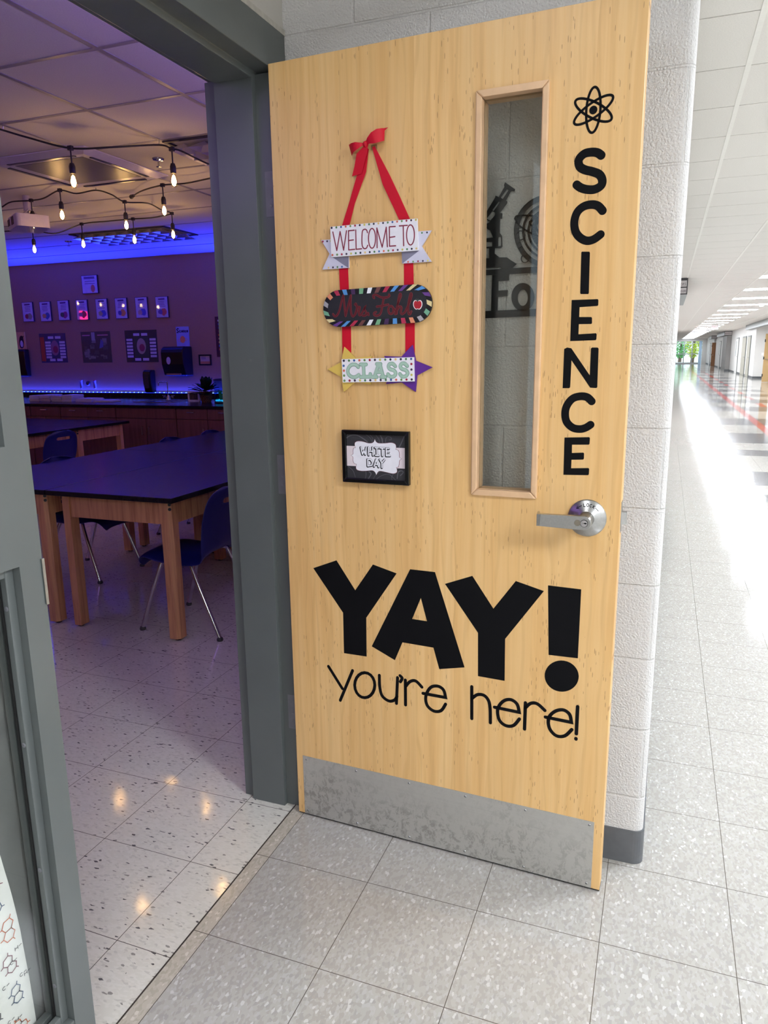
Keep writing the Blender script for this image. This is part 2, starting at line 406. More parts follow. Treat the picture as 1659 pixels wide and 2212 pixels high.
# --- corridor floor with its inlaid tile pattern (flush tiles are faces of the same floor)
def corridor_floor():
    mb = MB()
    xs = [-0.042, 0.0, 1.9, 2.65, 2.8, 3.3, 3.45, 4.2, 6.2]
    bars = [(6.0, 6.4), (6.95, 7.95), (9.4, 10.05), (10.92, 12.45), (13.97, 15.5), (17.6, 19.1), (20.6, 22.2), (23.7, 25.2), (26.7, 28.2), (29.8, 31.3), (32.8, 34.3), (36, 37.5), (40, 41.5), (45, 46.5), (50, 51.5), (56, 57.5), (62, 63.5), (70, 71.5), (78, 79.5)]
    ys = sorted(set([YB, -1.5, 0.3, 3.0, 5.2, YE + 3] + [y for b in bars for y in b]))
    inbar = lambda y: any(b[0] < y < b[1] for b in bars)
    for i in range(len(xs) - 1):
        for j in range(len(ys) - 1):
            xm, ym = (xs[i] + xs[i + 1]) / 2, (ys[j] + ys[j + 1]) / 2
            if xm < 0.0: mb.cur = 3
            elif 1.9 < xm < 4.2 and inbar(ym) and not (2.65 < xm < 2.8): mb.cur = 1
            elif (2.65 < xm < 2.8 or 3.3 < xm < 3.45) and ym > 10.9: mb.cur = 2
            else: mb.cur = 0
            mb.quad((xs[i], ys[j], 0), (xs[i + 1], ys[j], 0), (xs[i + 1], ys[j + 1], 0), (xs[i], ys[j + 1], 0))
    mb.cur = 0
    return mb
struct('floor', corridor_floor(), [M_HALL, M_TDARK, M_TRED, M_HALLSTRIP], 'speckled beige vinyl tile floor of the corridor with charcoal and red border tiles', 'floor', recalc=False)
mb = MB(); mb.quad((X0C - 0.2, Y0C - 0.2, 0), (-0.042, Y0C - 0.2, 0), (-0.042, Y1C + 0.2, 0), (X0C - 0.2, Y1C + 0.2, 0))
struct('floor', mb, M_CLASS, 'cream vinyl tile floor with dark flecks inside the classroom', 'floor', recalc=False)
# thin worn joint strip where the two floors meet
mb = MB(); mb.box((-0.0455, -0.664, 0.0), (-0.042, 0.25, 0.0012))
struct('trim_1', mb, plain('dirty_joint', srgb(60, 54, 46), 0.6), 'dark joint line across the floor under the doorway', 'threshold')
# --- ceilings
mb = MB(); mb.box((X0C - 0.2, Y0C - 0.2, H), (X1C, Y1C + 0.2, H + 0.1))
ceil_c = struct('ceiling', mb, M_CEIL, 'dropped tile ceiling of the dark classroom, tinted violet', 'ceiling')
mb = MB()
for k in range(-14, 3):
    x = -1.368 - 0.61 * k
    if X0C < x < X1C: mb.box((x - 0.012, Y0C, H - 0.003), (x + 0.012, Y1C, H))
for k in range(-7, 10):
    y = 1.205 + 0.61 * k
    if Y0C < y < Y1C: mb.box((X0C, y - 0.012, H - 0.0028), (X1C, y + 0.012, H))
mb.build('ceiling_grid', plain('ceiling_grid_paint', srgb(150, 145, 150), 0.45), ceil_c)
mb = MB()
xg = [-0.025, 0.03, 0.64, 1.25, 1.86, 2.47, 3.69, 4.30, 4.91, XR + 1.1]
for i in range(len(xg) - 1):
    for k in range(-23, 142):
        y = 1.90 + 0.61 * k
        if xg[i] == 2.47 and (k % 5) == 4: continue
        if xg[i + 1] < 0.7 and -2.2 < y < -0.4: continue
        mb.box((xg[i] + 0.004, y + 0.004, H), (xg[i + 1] - 0.004, y + 0.606, H + 0.012))
ceil_h = struct('ceiling', mb, M_CEIL, 'white dropped tile ceiling running down the corridor', 'ceiling')
mb = MB(); mb.box((-0.3, YB - 0.2, H + 0.012), (XR + 1.4, YE + 3.2, H + 0.10)); mb.build('ceiling_deck', plain('ceiling_deck_grey', srgb(120, 118, 112), 0.9), ceil_h)
mb = MB()
for x in xg[1:-1]: mb.box((x - 0.012, YB, H - 0.004), (x + 0.012, YE, H + 0.012))
mb.build('ceiling_tee', M_TEE, ceil_h)
# --- classroom walls
mb = MB(); mb.box((X0C - 0.2, Y1C, 0), (X1C + 0.2, Y1C + 0.2, H)); struct('wall_back', mb, M_WALL, 'dim violet-lit back wall of the classroom behind the counter', 'wall')
mb = MB(); mb.box((X0C - 0.2, Y0C, 0), (X0C, Y1C, H)); struct('wall_left', mb, M_WALL, 'classroom wall opposite the doorway', 'wall')
mb = MB(); mb.box((X0C - 0.2, Y0C - 0.2, 0), (-0.025, Y0C, H)); struct('wall_front', mb, M_WALL, 'classroom wall behind the sidelight', 'wall')
# wall holding the door: block above the frame, pier beyond the hinge side
FT = 2.238
mb = MB(); mb.box((X1C, Y0C, FT), (-0.025, 0.325, H)); mb.box((X1C, 0.325, 0), (-0.025, Y1C, H)); mb.box((X1C, Y0C, 0), (-0.025, -1.70, FT))
struct('wall_doorway', mb, [M_CMU_SMOOTH], 'painted block wall over the grey door frame', 'wall')
# block wall behind the open door, rounded bullnose end, turning down the corridor
def wall_alcove():
    r = 0.025; x1 = XL; y0 = 0.325
    pts = [(-0.025, y0), (x1 - r, y0)] + [(x1 - r + r * math.sin(a), y0 + r - r * math.cos(a)) for a in (PI / 12, PI / 6, PI / 4, PI / 3, 5 * PI / 12)] + [(x1, y0 + r), (x1, YE), (x1 - 0.2, YE), (x1 - 0.2, y0 + 0.2), (-0.025, y0 + 0.2)]
    mb = MB(); mb.prism(pts, 0, H, XY); return mb
struct('wall_alcove', wall_alcove(), M_CMU, 'cream painted block wall behind the open door, ending in a rounded corner', 'wall')
# rubber base on the rounded end
r = 0.029
pts = [(-0.02, 0.3205), (XL - 0.025, 0.3205)] + [(XL - 0.025 + 0.0295 * math.sin(a), 0.35 - 0.0295 * math.cos(a)) for a in (PI / 12, PI / 6, PI / 4, PI / 3, 5 * PI / 12)] + [(XL + 0.0045, 0.35), (XL + 0.0045, YE), (XL, YE), (XL, 0.35)] + [(XL - 0.025 + 0.025 * math.sin(a), 0.35 - 0.025 * math.cos(a)) for a in (5 * PI / 12, PI / 3, PI / 4, PI / 6, PI / 12)] + [(XL - 0.025, 0.325), (-0.02, 0.325)]
mb = MB(); mb.prism(pts, 0.0, 0.1016, XY); struct('baseboard_alcove', mb, M_BASE, 'charcoal rubber base wrapping the rounded wall end', 'baseboard')
# near walls outside the view that close the corridor
mb = MB(); mb.box((-0.025, -2.75, 0), (XL, -2.55, H)); mb.box((XL - 0.2, YB, 0), (XL, -2.75, H)); struct('wall_near', mb, M_CMU, 'block wall on the near side of the alcove', 'wall')
mb = MB(); mb.box((-0.3, YB - 0.2, 0), (XR + 1.4, YB, H)); struct('wall_rear', mb, M_WHITE, 'corridor end wall behind the viewer', 'wall')
mb = MB(); mb.box((XL - 0.22, -2.55, 2.34), (XL, 0.325, H)); struct('trim_2', mb, M_FRAME, 'grey bulkhead across the mouth of the door alcove', 'bulkhead')
# right corridor wall with shallow door alcoves
DR = 0.75
alc = [(3.0, 6.2), (33.2, 40.0), (60.6, 63.4), (72.0, 75.0)]
def wall_right():
    p = [(XR + 1.2, YB), (XR, YB)]
    for a, b in alc: p += [(XR, a), (XR + DR, a), (XR + DR, b), (XR, b)]
    p += [(XR, YE), (XR + 1.2, YE)]
    mb = MB(); mb.prism(p, 0, H, XY); return mb
struct('wall_right', wall_right(), M_WHITE, 'white wall with door recesses along the far side of the corridor', 'wall')
mb = MB()
prev = YB
for a, b in alc + [(YE, YE)]:
    mb.box((XR - 0.006, prev, 0), (XR, a, 0.1016)); prev = b
for a, b in alc: mb.box((XR, b - 0.006, 0), (XR + DR, b, 0.1016)); mb.box((XR + DR - 0.006, a, 0), (XR + DR, b, 0.1016))
struct('baseboard_right', mb, M_BASE, 'charcoal rubber base along the far corridor wall', 'baseboard')
mb = MB(); mb.box((XL, 28.0, 0.0), (XL + 0.07, 28.6, H)); struct('trim_3', mb, M_WHITE, 'white pilaster on the near wall far down the corridor', 'pilaster')
mb = MB(); mb.box((XL, 27.99, 0.0), (XL + 0.078, 28.6, 0.1)); struct('baseboard_pilaster', mb, M_BASE, 'dark base block at the foot of the far pilaster', 'baseboard')

# =================================================================== DOOR FRAME AND SIDELIGHT
fr = thing('trim_4', 'grey painted steel door frame with sidelight on its left', 'door frame', kind='structure')
XF, XB = -0.020, -0.228
JY = 0.25
def jamb_profile(y, s):   # s=-1: the face looks towards -y (hinge jamb)
    return [(XF, y + s * 0.0), (XF - 0.0005, y), (-0.073, y), (-0.075, y + s * 0.016), (-0.190, y + s * 0.016), (-0.192, y), (XB, y)]
mb = MB(); p = jamb_profile(JY, -1)
mb.prism([(XF, 0.322)] + p + [(XB, 0.322)], 0.0, 2.128, XY); mb.build('hinge_jamb', M_FRAME, fr, bevel=0.002)
LY = -0.665
mb = MB(); p = jamb_profile(LY, 1)
q = [(XB, -0.714), (-0.09, -0.714), (-0.055, -0.714), (XF, -0.714)]
mb.prism(p + q, 0.0, FT - 0.106, XY); mb.build('mullion', M_FRAME, fr)
mb = MB()   # head, same profile turned on its side
hp = [(XF, FT), (XF, 2.134), (-0.073, 2.134), (-0.075, 2.118), (-0.190, 2.118), (-0.192, 2.134), (XB, 2.134), (XB, FT)]
mb.prism(hp, -1.75, 0.322, lambda p, d: (p[0], d, p[1])); mb.build('head', M_FRAME, fr, bevel=0.002)
mb = MB(); mb.box((XB, -1.70, 1.067), (XF, -0.714, 1.27)); mb.build('sidelight_rail', M_FRAME, fr)
mb = MB(); mb.box((XB, -1.70, 0.0), (XF, -0.714, 0.148)); mb.build('sidelight_sill', M_FRAME, fr, bevel=0.002)
mb = MB(); mb.box((XB, -1.75, 0.0), (XF, -1.70, FT - 0.106)); mb.build('sidelight_post', M_FRAME, fr, bevel=0.002)
def stop(z0, z1):
    y1, y0 = -0.714, -1.70; w_ = 0.017
    for xa, xb in ((-0.036, -0.049), (-0.059, -0.075)):
        mb = MB(); mb.box((xa, y1 - w_, z0), (xb, y1, z1)); mb.box((xa, y0, z1 - w_), (xb, y1 - w_, z1)); mb.box((xa, y0, z0), (xb, y1 - w_, z0 + w_)); mb.box((xa, y0, z0), (xb, y0 + w_, z1))
        o = mb.build('glazing_stop', M_FRAME, fr, bevel=0.0015)
        if xa == -0.036:
            zz = z1 - 0.072
            while zz > z0 + 0.03:
                for cz in (zz,):
                    m2 = MB(); m2.lathe([(0.0, -0.0012), (0.0028, -0.0012), (0.0045, -0.0003), (0.0047, 0.0)], (-0.0425, y1 - w_, cz), 'Y', 12)
                    m2.build('screw', M_DARKSTEEL, o)
                zz -= 0.2535
    mb = MB(); mb.box((-0.0488, y1 - w_ - 0.0030, z0 + w_), (-0.0522, y1 - w_ + 0.002, z1 - w_)); mb.build('gasket', M_GASKET, fr)
stop(0.148, 1.067); stop(1.27, FT - 0.106)
mb = MB(); mb.box((-0.0525, -1.683, 0.165), (-0.0585, -0.728, 1.05)); struct('window_1', mb, M_GLASS, 'lower sidelight pane left of the doorway, sheet and printed cloth behind it', 'window')
mb = MB(); mb.box((-0.0525, -1.683, 1.287), (-0.0585, -0.728, FT - 0.123)); struct('window_2', mb, M_GLASS, 'upper sidelight pane at the left edge of the view', 'window')
# strike plate lip on the mullion
mb = MB(); mb.box((-0.060, LY - 0.0, 0.985), (-0.018, LY + 0.0015, 1.069)); mb.box((-0.0185, LY - 0.004, 0.985), (-0.0165, LY + 0.0015, 1.069)); mb.build('strike_plate', M_STEEL, fr)
# caulk bead along the top of the frame
mb = MB(); mb.box((-0.030, -1.75, FT - 0.002), (-0.019, 0.325, FT + 0.012)); mb.build('caulk_bead', plain('caulk', srgb(190, 186, 176), 0.7, var=0.15, bump=0.002), fr)
# grey sheet and printed cloth behind the lower pane
def sheet(name, mats, y_edge, x, amp, sd, z0=0.12, z1=1.045, y0=-1.25, ny=24, nz=30, ph=0.0):
    mb = MB(); rr = random.Random(sd); g = []
    for j in range(nz + 1):
        z = z0 + (z1 - z0) * j / nz; row = []
        for i in range(ny + 1):
            t = i / ny; y = y0 + (y_edge(z) - y0) * t
            d = amp * (math.sin(y * 38 + ph + z * 3) * 0.6 + math.sin(z * 31 + y * 17 + ph) * 0.25 + rr.uniform(-0.15, 0.15))
            row.append(mb.P((x + d, y, z)))
        g.append(row)
    for j in range(nz):
        for i in range(ny): mb.face((g[j][i], g[j][i + 1], g[j + 1][i + 1], g[j + 1][i]))
    return mb
sh = sheet('sheet', None, lambda z: -0.716, -0.0835, 0.0016, 3, z0=0.15).build('cover_sheet', plain('grey_cover_sheet', srgb(104, 108, 106), 0.35, var=0.08, scale=14), smooth=True)
tag(sh, 'creased dark grey sheet covering the lower sidelight pane from inside', 'sheet')
def m_cloth(name):
    t = plain(name, srgb(228, 230, 224), 0.8, var=0.03, scale=60); return t
EDG = [(0.14, -0.7495), (0.155, -0.750), (0.25, -0.752), (0.38, -0.758), (0.46, -0.766), (0.55, -0.778), (0.70, -0.80), (0.98, -0.85)]
def edge(z):
    for (a, ya), (b, yb) in zip(EDG, EDG[1:]):
        if z <= b: return ya + (yb - ya) * (max(z, a) - a) / (b - a)
    return EDG[-1][1]
cl = sheet('cloth', None, edge, -0.0785, 0.0009, 5, y0=-1.3, z0=0.15, z1=0.98, ph=1.0).build('printed_cloth', m_cloth('white_cotton'), smooth=True)
tag(cl, 'white cloth printed with coloured molecule diagrams, hanging behind the lower sidelight', 'cloth')
# molecule print: hexagon rings with side bonds
pm = {}
rr = random.Random(11)
pal = [(196, 92, 40), (206, 168, 70), (52, 78, 112), (60, 62, 74), (120, 60, 74), (90, 92, 96)]
mols = []
for zc in [0.18, 0.245, 0.31, 0.375, 0.44, 0.51]:
    for yo in (0.024, 0.078):
        mols.append((edge(zc) - yo - rr.uniform(0, 0.012), zc + rr.uniform(-0.012, 0.012)))
for k, (yc, zc) in enumerate(mols):
    c = pal[k % len(pal)]; R_ = rr.uniform(0.0095, 0.0125); a0 = rr.uniform(0, 1)
    mb = MB()
    mp = lambda p, d: (d, p[0], p[1])
    for dx in (0, 1):
        cx, cz = yc - dx * R_ * 1.732 * math.cos(a0 + PI / 6) * 1.0, zc + dx * R_ * 1.732 * math.sin(a0 + PI / 6)
        hexp = [(cx - R_ * math.cos(a0 + k2 * PI / 3), cz + R_ * math.sin(a0 + k2 * PI / 3)) for k2 in range(6)]
        mb.ribbon(hexp, 0.0014, -0.0768, -0.0764, closed=True, m=mp)
        for k2 in (1, 3, 5):
            h_ = hexp[k2]; mb.ribbon([h_, (cx + (h_[0] - cx) * 1.5, cz + (h_[1] - cz) * 1.5)], 0.0014, -0.0768, -0.0764, m=mp)
    mb.build('molecule_print', flat(c, 0.8), cl)

for k, (zc, yo, g) in enumerate([(0.345, 0.012, 'H'), (0.325, 0.026, 'C'), (0.29, 0.05, 'C'), (0.285, 0.012, 'C'), (0.28, 0.003, 'H'), (0.215, 0.052, 'C'), (0.205, 0.036, 'H'), (0.40, 0.052, 'H'), (0.41, 0.07, 'C')]):
    yc = edge(zc) - yo - 0.004; mb = MB(); mp = lambda p, d: (d, p[0], p[1]); q = 0.0032
    if g == 'H': st_ = [[(yc - q, zc - q), (yc - q, zc + q)], [(yc + q, zc - q), (yc + q, zc + q)], [(yc - q, zc), (yc + q, zc)]]
    else: st_ = [[(yc + q * math.cos(a), zc + q * math.sin(a)) for a in [math.radians(50 + 26 * i) for i in range(11)]]]
    st_.append([(yc + 0.006, zc), (yc + 0.011, zc + 0.001)])
    for s_ in st_: mb.ribbon(s_, 0.0009, -0.0768, -0.0764, m=mp)
    mb.build('letter_print', flat((70, 72, 78), 0.8), cl)

# =================================================================== DOOR (stands open against the block wall)
DA = math.radians(-2.5743); DO = Vector((-0.01403, 0.21463, 0)); DW, DH, DT = 0.9150, 2.130, 0.0445
dn = Vector((math.sin(DA), -math.cos(DA), 0)); dx_ = Vector((math.cos(DA), math.sin(DA), 0))
def D(u, v, off=0.0):
    o = DO + dn * off; d = ray(u, v); t = ((o - CAM).dot(dn)) / d.dot(dn); P = CAM + d * t - o
    return (P.dot(dx_), P.z)
def Z(ox, oy, s, off=0.0): return lambda p: D(ox + p[0] * s, oy + p[1] * s, off)
def on_door(mb): return mb
WX0, WX1, WZ0, WZ1 = 0.549, 0.7165, 1.057, 1.994
mb = MB()
mb.prism([[(0, 0.007), (DW, 0.007), (DW, DH + 0.004), (0, DH + 0.004)], [(WX0 + 0.006, WZ0 + 0.006), (WX0 + 0.006, WZ1 - 0.006), (WX1 - 0.006, WZ1 - 0.006), (WX1 - 0.006, WZ0 + 0.006)]], 0.0, DT)
door = mb.build('door_1', M_MAPLE, bevel=0.0012); door.location = DO; door.rotation_euler = (0, 0, DA)
tag(door, 'open maple veneer classroom door with narrow window, black lettering and steel kick plate', 'door', kind='structure')
# glazing bead front and back
for sgn in (0, 1):
    mb = MB(); y0, y1 = (-0.007, 0.016) if sgn == 0 else (DT - 0.016, DT + 0.007)
    o_, i_ = 0.0, 0.0155
    out = [(WX0, WZ0), (WX1, WZ0), (WX1, WZ1), (WX0, WZ1)]; inn = [(WX0 + i_, WZ0 + i_), (WX1 - i_, WZ0 + i_), (WX1 - i_, WZ1 - i_), (WX0 + i_, WZ1 - i_)]
    for k in range(4):
        k2 = (k + 1) % 4; mb.prism([out[k], out[k2], inn[k2], inn[k]], y0, y1)
    mb.build('glazing_bead', M_BEAD, door, bevel=0.003)
mb = MB(); mb.box((WX0 + 0.008, 0.019, WZ0 + 0.008), (WX1 - 0.008, 0.0255, WZ1 - 0.008)); mb.build('window_pane', M_DOORGLASS, door)
# kick plate and screws
KX0, KX1, KZ0, KZ1 = 0.0225, 0.8935, 0.0085, 0.2058
mb = MB(); mb.box((KX0, -0.0016, KZ0), (KX1, 0.0, KZ1)); kp = mb.build('kick_plate', M_KICK, door)
for i in range(6):
    for z in (KZ0 + 0.011, KZ1 - 0.011):
        x = KX0 + 0.012 + (KX1 - KX0 - 0.024) * i / 5
        m2 = MB(); m2.lathe([(0.0, -0.0030), (0.0024, -0.0028), (0.0038, -0.0016)], (x, 0, z), 'Y', 10); m2.cur = 1; m2.box((x - 0.0026, -0.0032, z - 0.0005), (x + 0.0026, -0.0026, z + 0.0005))
        m2.build('screw', [M_STEEL, M_GASKET], kp)
mb = MB(); mb.box((0.0, 0.004, 0.002), (DW, DT - 0.004, 0.007)); mb.build('door_gap_shadow', M_GASKET, door)  # black strip standing in for the shadow in the gap under the door
# latch bolt and edge plate
mb = MB(); mb.box((DW, 0.008, 0.985), (DW + 0.0012, 0.036, 1.060)); mb.prism([(DW + 0.001, 0.012), (DW + 0.013, 0.014), (DW + 0.013, 0.031), (DW + 0.001, 0.033)], 1.005, 1.035, XY); mb.build('latch', M_STEEL, door)
# lever handle
RX, RZ = 0.8390, 1.0180
hd = MB(); hd.lathe([(0.0455, 0.0), (0.0455, -0.004), (0.043, -0.007), (0.022, -0.0135), (0.0185, -0.016), (0.0175, -0.020), (0.0165, -0.050), (0.0150, -0.054), (0, -0.054)], (RX, 0, RZ), 'Y', 48)
rose = hd.build('rose', M_STEEL, door, smooth=True)
LV = -0.052
mb = MB()
lev = [(RX - 0.108, RZ - 0.0145), (RX + 0.002, RZ - 0.0165)] + [(RX + 0.002 + 0.0165 * math.sin(a), RZ - 0.0165 * math.cos(a)) for a in [PI * k / 10 for k in range(1, 10)]] + [(RX + 0.002, RZ + 0.0165), (RX - 0.108, RZ + 0.0145)]
mb.prism(lev, LV - 0.013, LV)
mb.prism([(RX - 0.109, LV - 0.013), (RX - 0.100, LV - 0.013), (RX - 0.109, LV + 0.022), (RX - 0.113, LV + 0.022)], RZ - 0.0145, RZ + 0.0145, XY)
handle = mb.build('door_handle', M_STEEL, door, bevel=0.002)
mb = MB(); mb.lathe([(0.0, -0.0012), (0.0072, -0.0012), (0.0076, 0.0)], (RX - 0.013, LV - 0.013, RZ), 'Y', 24); mb.build('cylinder_plug', plain('brassy_plug', srgb(140, 132, 118), 0.4, 0.8), handle)
mb = MB(); mb.lathe([(0.0, -0.0014), (0.0078, -0.0014), (0.0082, 0.0)], (RX + 0.002, LV - 0.013, RZ), 'Y', 24); mb.cur = 1; mb.lathe([(0.0083, -0.0004), (0.0090, -0.0004), (0.0090, 0.0)], (RX + 0.002, LV - 0.013, RZ), 'Y', 24)
mb.prism(ell(RX + 0.005, RZ + 0.0005, 0.0032, 0.0018, 10), LV - 0.0146, LV - 0.0143); mb.box((RX - 0.001, LV - 0.0146, RZ - 0.0003), (RX + 0.004, LV - 0.0143, RZ + 0.0006)); mb.build('keyhole', [M_CHROME, M_BLACK], handle)
# LOCK lettering on the rose (sits on its cone)
def rose_pt(p, d):
    r_ = math.hypot(p[0] - RX, p[1] - RZ); k = min(1, max(0, (r_ - 0.022) / 0.021)); return (p[0], -0.0135 + 0.0065 * k - 0.0004 + d, p[1])
mb = MB()
def arc_txt(strokes, ang, rad=0.0335, s=0.0060, wd=0.0013):
    c, s_ = math.cos(ang), math.sin(ang)
    for st in strokes:
        pts = []
        for x, y in st:
            lx, ly = (x - 0.5) * s, (y - 0.5) * s * 1.1
            pts.append((RX + (rad + ly) * c + lx * s_, RZ + (rad + ly) * s_ - lx * c))
        mb.ribbon(pts, wd, 0, -0.0003, m=rose_pt)
L_ = {'L': [[(0.15, 1), (0.15, 0), (0.8, 0)]], 'O': [[(0.5 + 0.42 * math.cos(a), 0.5 + 0.5 * math.sin(a)) for a in [2 * PI * k / 12 for k in range(13)]]],
      'C': [[(0.5 + 0.42 * math.cos(a), 0.5 + 0.5 * math.sin(a)) for a in [math.radians(45 + 270 * k / 10) for k in range(11)]]], 'K': [[(0.15, 1), (0.15, 0)], [(0.8, 1), (0.18, 0.45), (0.85, 0)]]}
for ch, a in zip('LOCK', (101, 88, 75, 62)): arc_txt(L_[ch], math.radians(a))
for a0, a1 in ((112, 131), (38, 53)):
    mb.ribbon([(RX + 0.0335 * math.cos(math.radians(a0 + (a1 - a0) * k / 6)), RZ + 0.0335 * math.sin(math.radians(a0 + (a1 - a0) * k / 6))) for k in range(7)], 0.0011, 0, -0.0003, m=rose_pt)
aa = math.radians(133); tip = (RX + 0.0335 * math.cos(math.radians(137)), RZ + 0.0335 * math.sin(math.radians(137)))
for rr_ in (0.0305, 0.0365): mb.ribbon([tip, (RX + rr_ * math.cos(math.radians(129)), RZ + rr_ * math.sin(math.radians(129)))], 0.0012, 0, -0.0003, m=rose_pt)
mb.build('lock_lettering', M_BLACK, rose)

# --- vinyl lettering on the door
DEC = (0.0, -0.0005)
def poly_letter(polys, f, name='letter'):
    mb = MB()
    for loops in polys:
        mb.prism([[f(p) for p in l] for l in loops], *DEC)
    return mb.build(name, M_BLACK, door)
def stroke_letter(strokes, f, wpx, ref, name='letter', mat=None, par=None, dec=DEC, sm=True):
    mb = MB()
    wd = (Vector(f((ref[0] + wpx, ref[1]))) - Vector(f(ref))).length
    for k, st in enumerate(strokes):
        cl_ = st[0] == st[-1] and len(st) > 3
        pts = smooth_path(st) if (sm and len(st) > 2) else st
        mb.ribbon([f(p) for p in (pts[:-1] if cl_ else pts)], wd, dec[0], dec[1] - 0.00003 * k, closed=cl_)
    return mb.build(name, mat or M_BLACK, par or door)
f = Z(1200, 160, 0.40678)
stroke_letter([[(243, 432), (222, 418), (190, 415), (152, 424), (124, 455), (128, 490), (155, 508), (195, 518), (232, 533), (248, 562), (242, 592), (208, 612), (168, 613), (135, 604), (112, 588)]], f, 45, (200, 500))
stroke_letter([[(250, 726), (225, 700), (190, 693), (148, 704), (115, 735), (100, 785), (106, 835), (130, 868), (165, 885), (202, 878), (239, 852)]], f, 44, (200, 800))
poly_letter([[[(140, 943), (180, 943), (183, 950), (177, 1162), (174, 1168), (134, 1168), (131, 1162), (137, 948)]]], f)
poly_letter([[[(86, 1200), (224, 1195), (228, 1200), (227, 1226), (223, 1231), (128, 1238), (126, 1290), (190, 1290), (194, 1295), (194, 1322), (190, 1327), (124, 1328), (122, 1382), (215, 1376), (219, 1382), (217, 1408), (213, 1413), (78, 1418)]]], f)
poly_letter([[[(46, 1460), (62, 1452), (84, 1456), (182, 1600), (188, 1458), (194, 1452), (224, 1452), (229, 1458), (222, 1662), (217, 1667), (184, 1665), (85, 1520), (78, 1662), (73, 1668), (38, 1668)]]], f)
stroke_letter([[(192, 1738), (168, 1716), (132, 1711), (90, 1724), (60, 1762), (51, 1805), (60, 1848), (92, 1878), (130, 1885), (160, 1878), (186, 1862)]], f, 42, (130, 1800))
poly_letter([[[(48, 1930), (179, 1928), (183, 1933), (181, 1963), (177, 1968), (88, 1968), (87, 2012), (148, 2010), (152, 2015), (151, 2042), (147, 2047), (85, 2048), (83, 2093), (175, 2092), (179, 2097), (177, 2125), (173, 2130), (42, 2128)]]], f)
# atom emblem
ac = f((201, 191)); ra = (f((208, 68))[1] - f((192, 311))[1]) / 2
mb = MB()
for k in range(3):
    mb.ribbon(ell(ac[0], ac[1], ra * 0.33, ra, 40, rot=k * PI / 3 - 0.02), 0.0052, *DEC, closed=True)
mb.prism(ell(ac[0], ac[1], ra * 0.19, ra * 0.19), *DEC); mb.build('atom_emblem', M_BLACK, door)
f = Z(640, 1180, 0.40988)
poly_letter([[[(90, 115), (212, 74), (311, 232), (404, 96), (529, 143), (369, 377), (371, 581), (252, 563), (247, 350)]]], f)
poly_letter([[[(600, 121), (731, 136), (887, 638), (754, 647), (723, 534), (560, 506), (520, 600), (398, 527)], [(657, 272), (689, 395), (611, 383)]]], f)
poly_letter([[[(784, 198), (928, 156), (1039, 329), (1157, 183), (1305, 236), (1101, 488), (1098, 709), (958, 684), (958, 456)]]], f)
poly_letter([[[(1327, 206), (1502, 227), (1484, 590), (1330, 572)]], [ell(1399, 684, 90, 82, 36, rot=0.15)]], f)
W16 = 16; rf = (700, 800)
small = [[[(170, 633), (243, 750)], [(297, 655), (232, 812)]],
 [ell(361, 732, 53, 66, 20) + [ell(361, 732, 53, 66, 20)[0]]],
 [[(438, 680), (440, 740), (453, 788), (488, 815), (518, 810), (531, 790)], [(534, 692), (528, 828)]],
 [[(547, 682), (558, 695), (549, 714)]],
 [[(575, 705), (576, 836)], [(577, 738), (600, 713), (630, 710), (662, 742)]],
 [[(668, 775), (787, 797), (776, 757), (745, 737), (707, 745), (683, 790), (690, 838), (725, 868), (763, 866), (787, 832)]],
 [[(925, 740), (925, 908)], [(926, 802), (955, 782), (990, 786), (1014, 815), (1022, 860), (1023, 930)]],
 [[(1045, 848), (1175, 875), (1164, 832), (1130, 808), (1090, 817), (1062, 858), (1070, 915), (1105, 945), (1145, 944), (1176, 910)]],
 [[(1208, 825), (1203, 963)], [(1207, 852), (1235, 828), (1270, 830), (1310, 865)]],
 [[(1313, 900), (1450, 928), (1440, 885), (1405, 862), (1360, 872), (1330, 907), (1335, 960), (1370, 998), (1415, 999), (1452, 966)]],
 [[(1483, 845), (1476, 988)], [(1474, 1013), (1474, 1016)]]]
for st in small:
    es = [[s_ for s_ in st]]
    mb = MB(); wd = (Vector(f((716, 800))) - Vector(f((700, 800)))).length
    for s_ in st:
        cl_ = s_[0] == s_[-1]
        sharp = len(s_) > 8 and not cl_
        if sharp: pts = [s_[0]] + smooth_path(s_[1:])
        else: pts = smooth_path(s_) if len(s_) > 2 and not cl_ else s_
        mb.ribbon([f(p) for p in (pts[:-1] if cl_ else pts)], wd, *DEC, closed=cl_)
    mb.build('small_letter', M_BLACK, door)

# --- hinges (leaf on the jamb, knuckle behind the door edge)
for k, (z0, z1, nm) in enumerate(((1.776, 1.890, 'top'), (1.016, 1.130, 'middle'), (0.268, 0.382, 'bottom'))):
    hg = thing('door_hinge', 'dull steel %s hinge leaf on the grey jamb beside the maple door' % nm, 'hinge', (-0.02, JY, z0), group='door hinges')
    mb = MB(); mb.box((-0.036, -0.0012, 0), (0.0, 0.0, z1 - z0)); lf = mb.build('leaf', M_DARKSTEEL, hg)
    for x, z in ((-0.020, 0.028), (-0.020, 0.052), (-0.011, 0.012), (-0.011, 0.098)):
        m2 = MB(); m2.lathe([(0, -0.0004), (0.0015, -0.0003), (0.0042, -0.0010), (0.0046, 0)], (x, -0.0012, z), 'Y', 12); m2.build('screw', M_DARKSTEEL, lf)
    mb = MB(); mb.tube([(0.008, 0.021, 0), (0.008, 0.021, z1 - z0)], 0.006, 12); mb.build('knuckle', M_DARKSTEEL, hg)

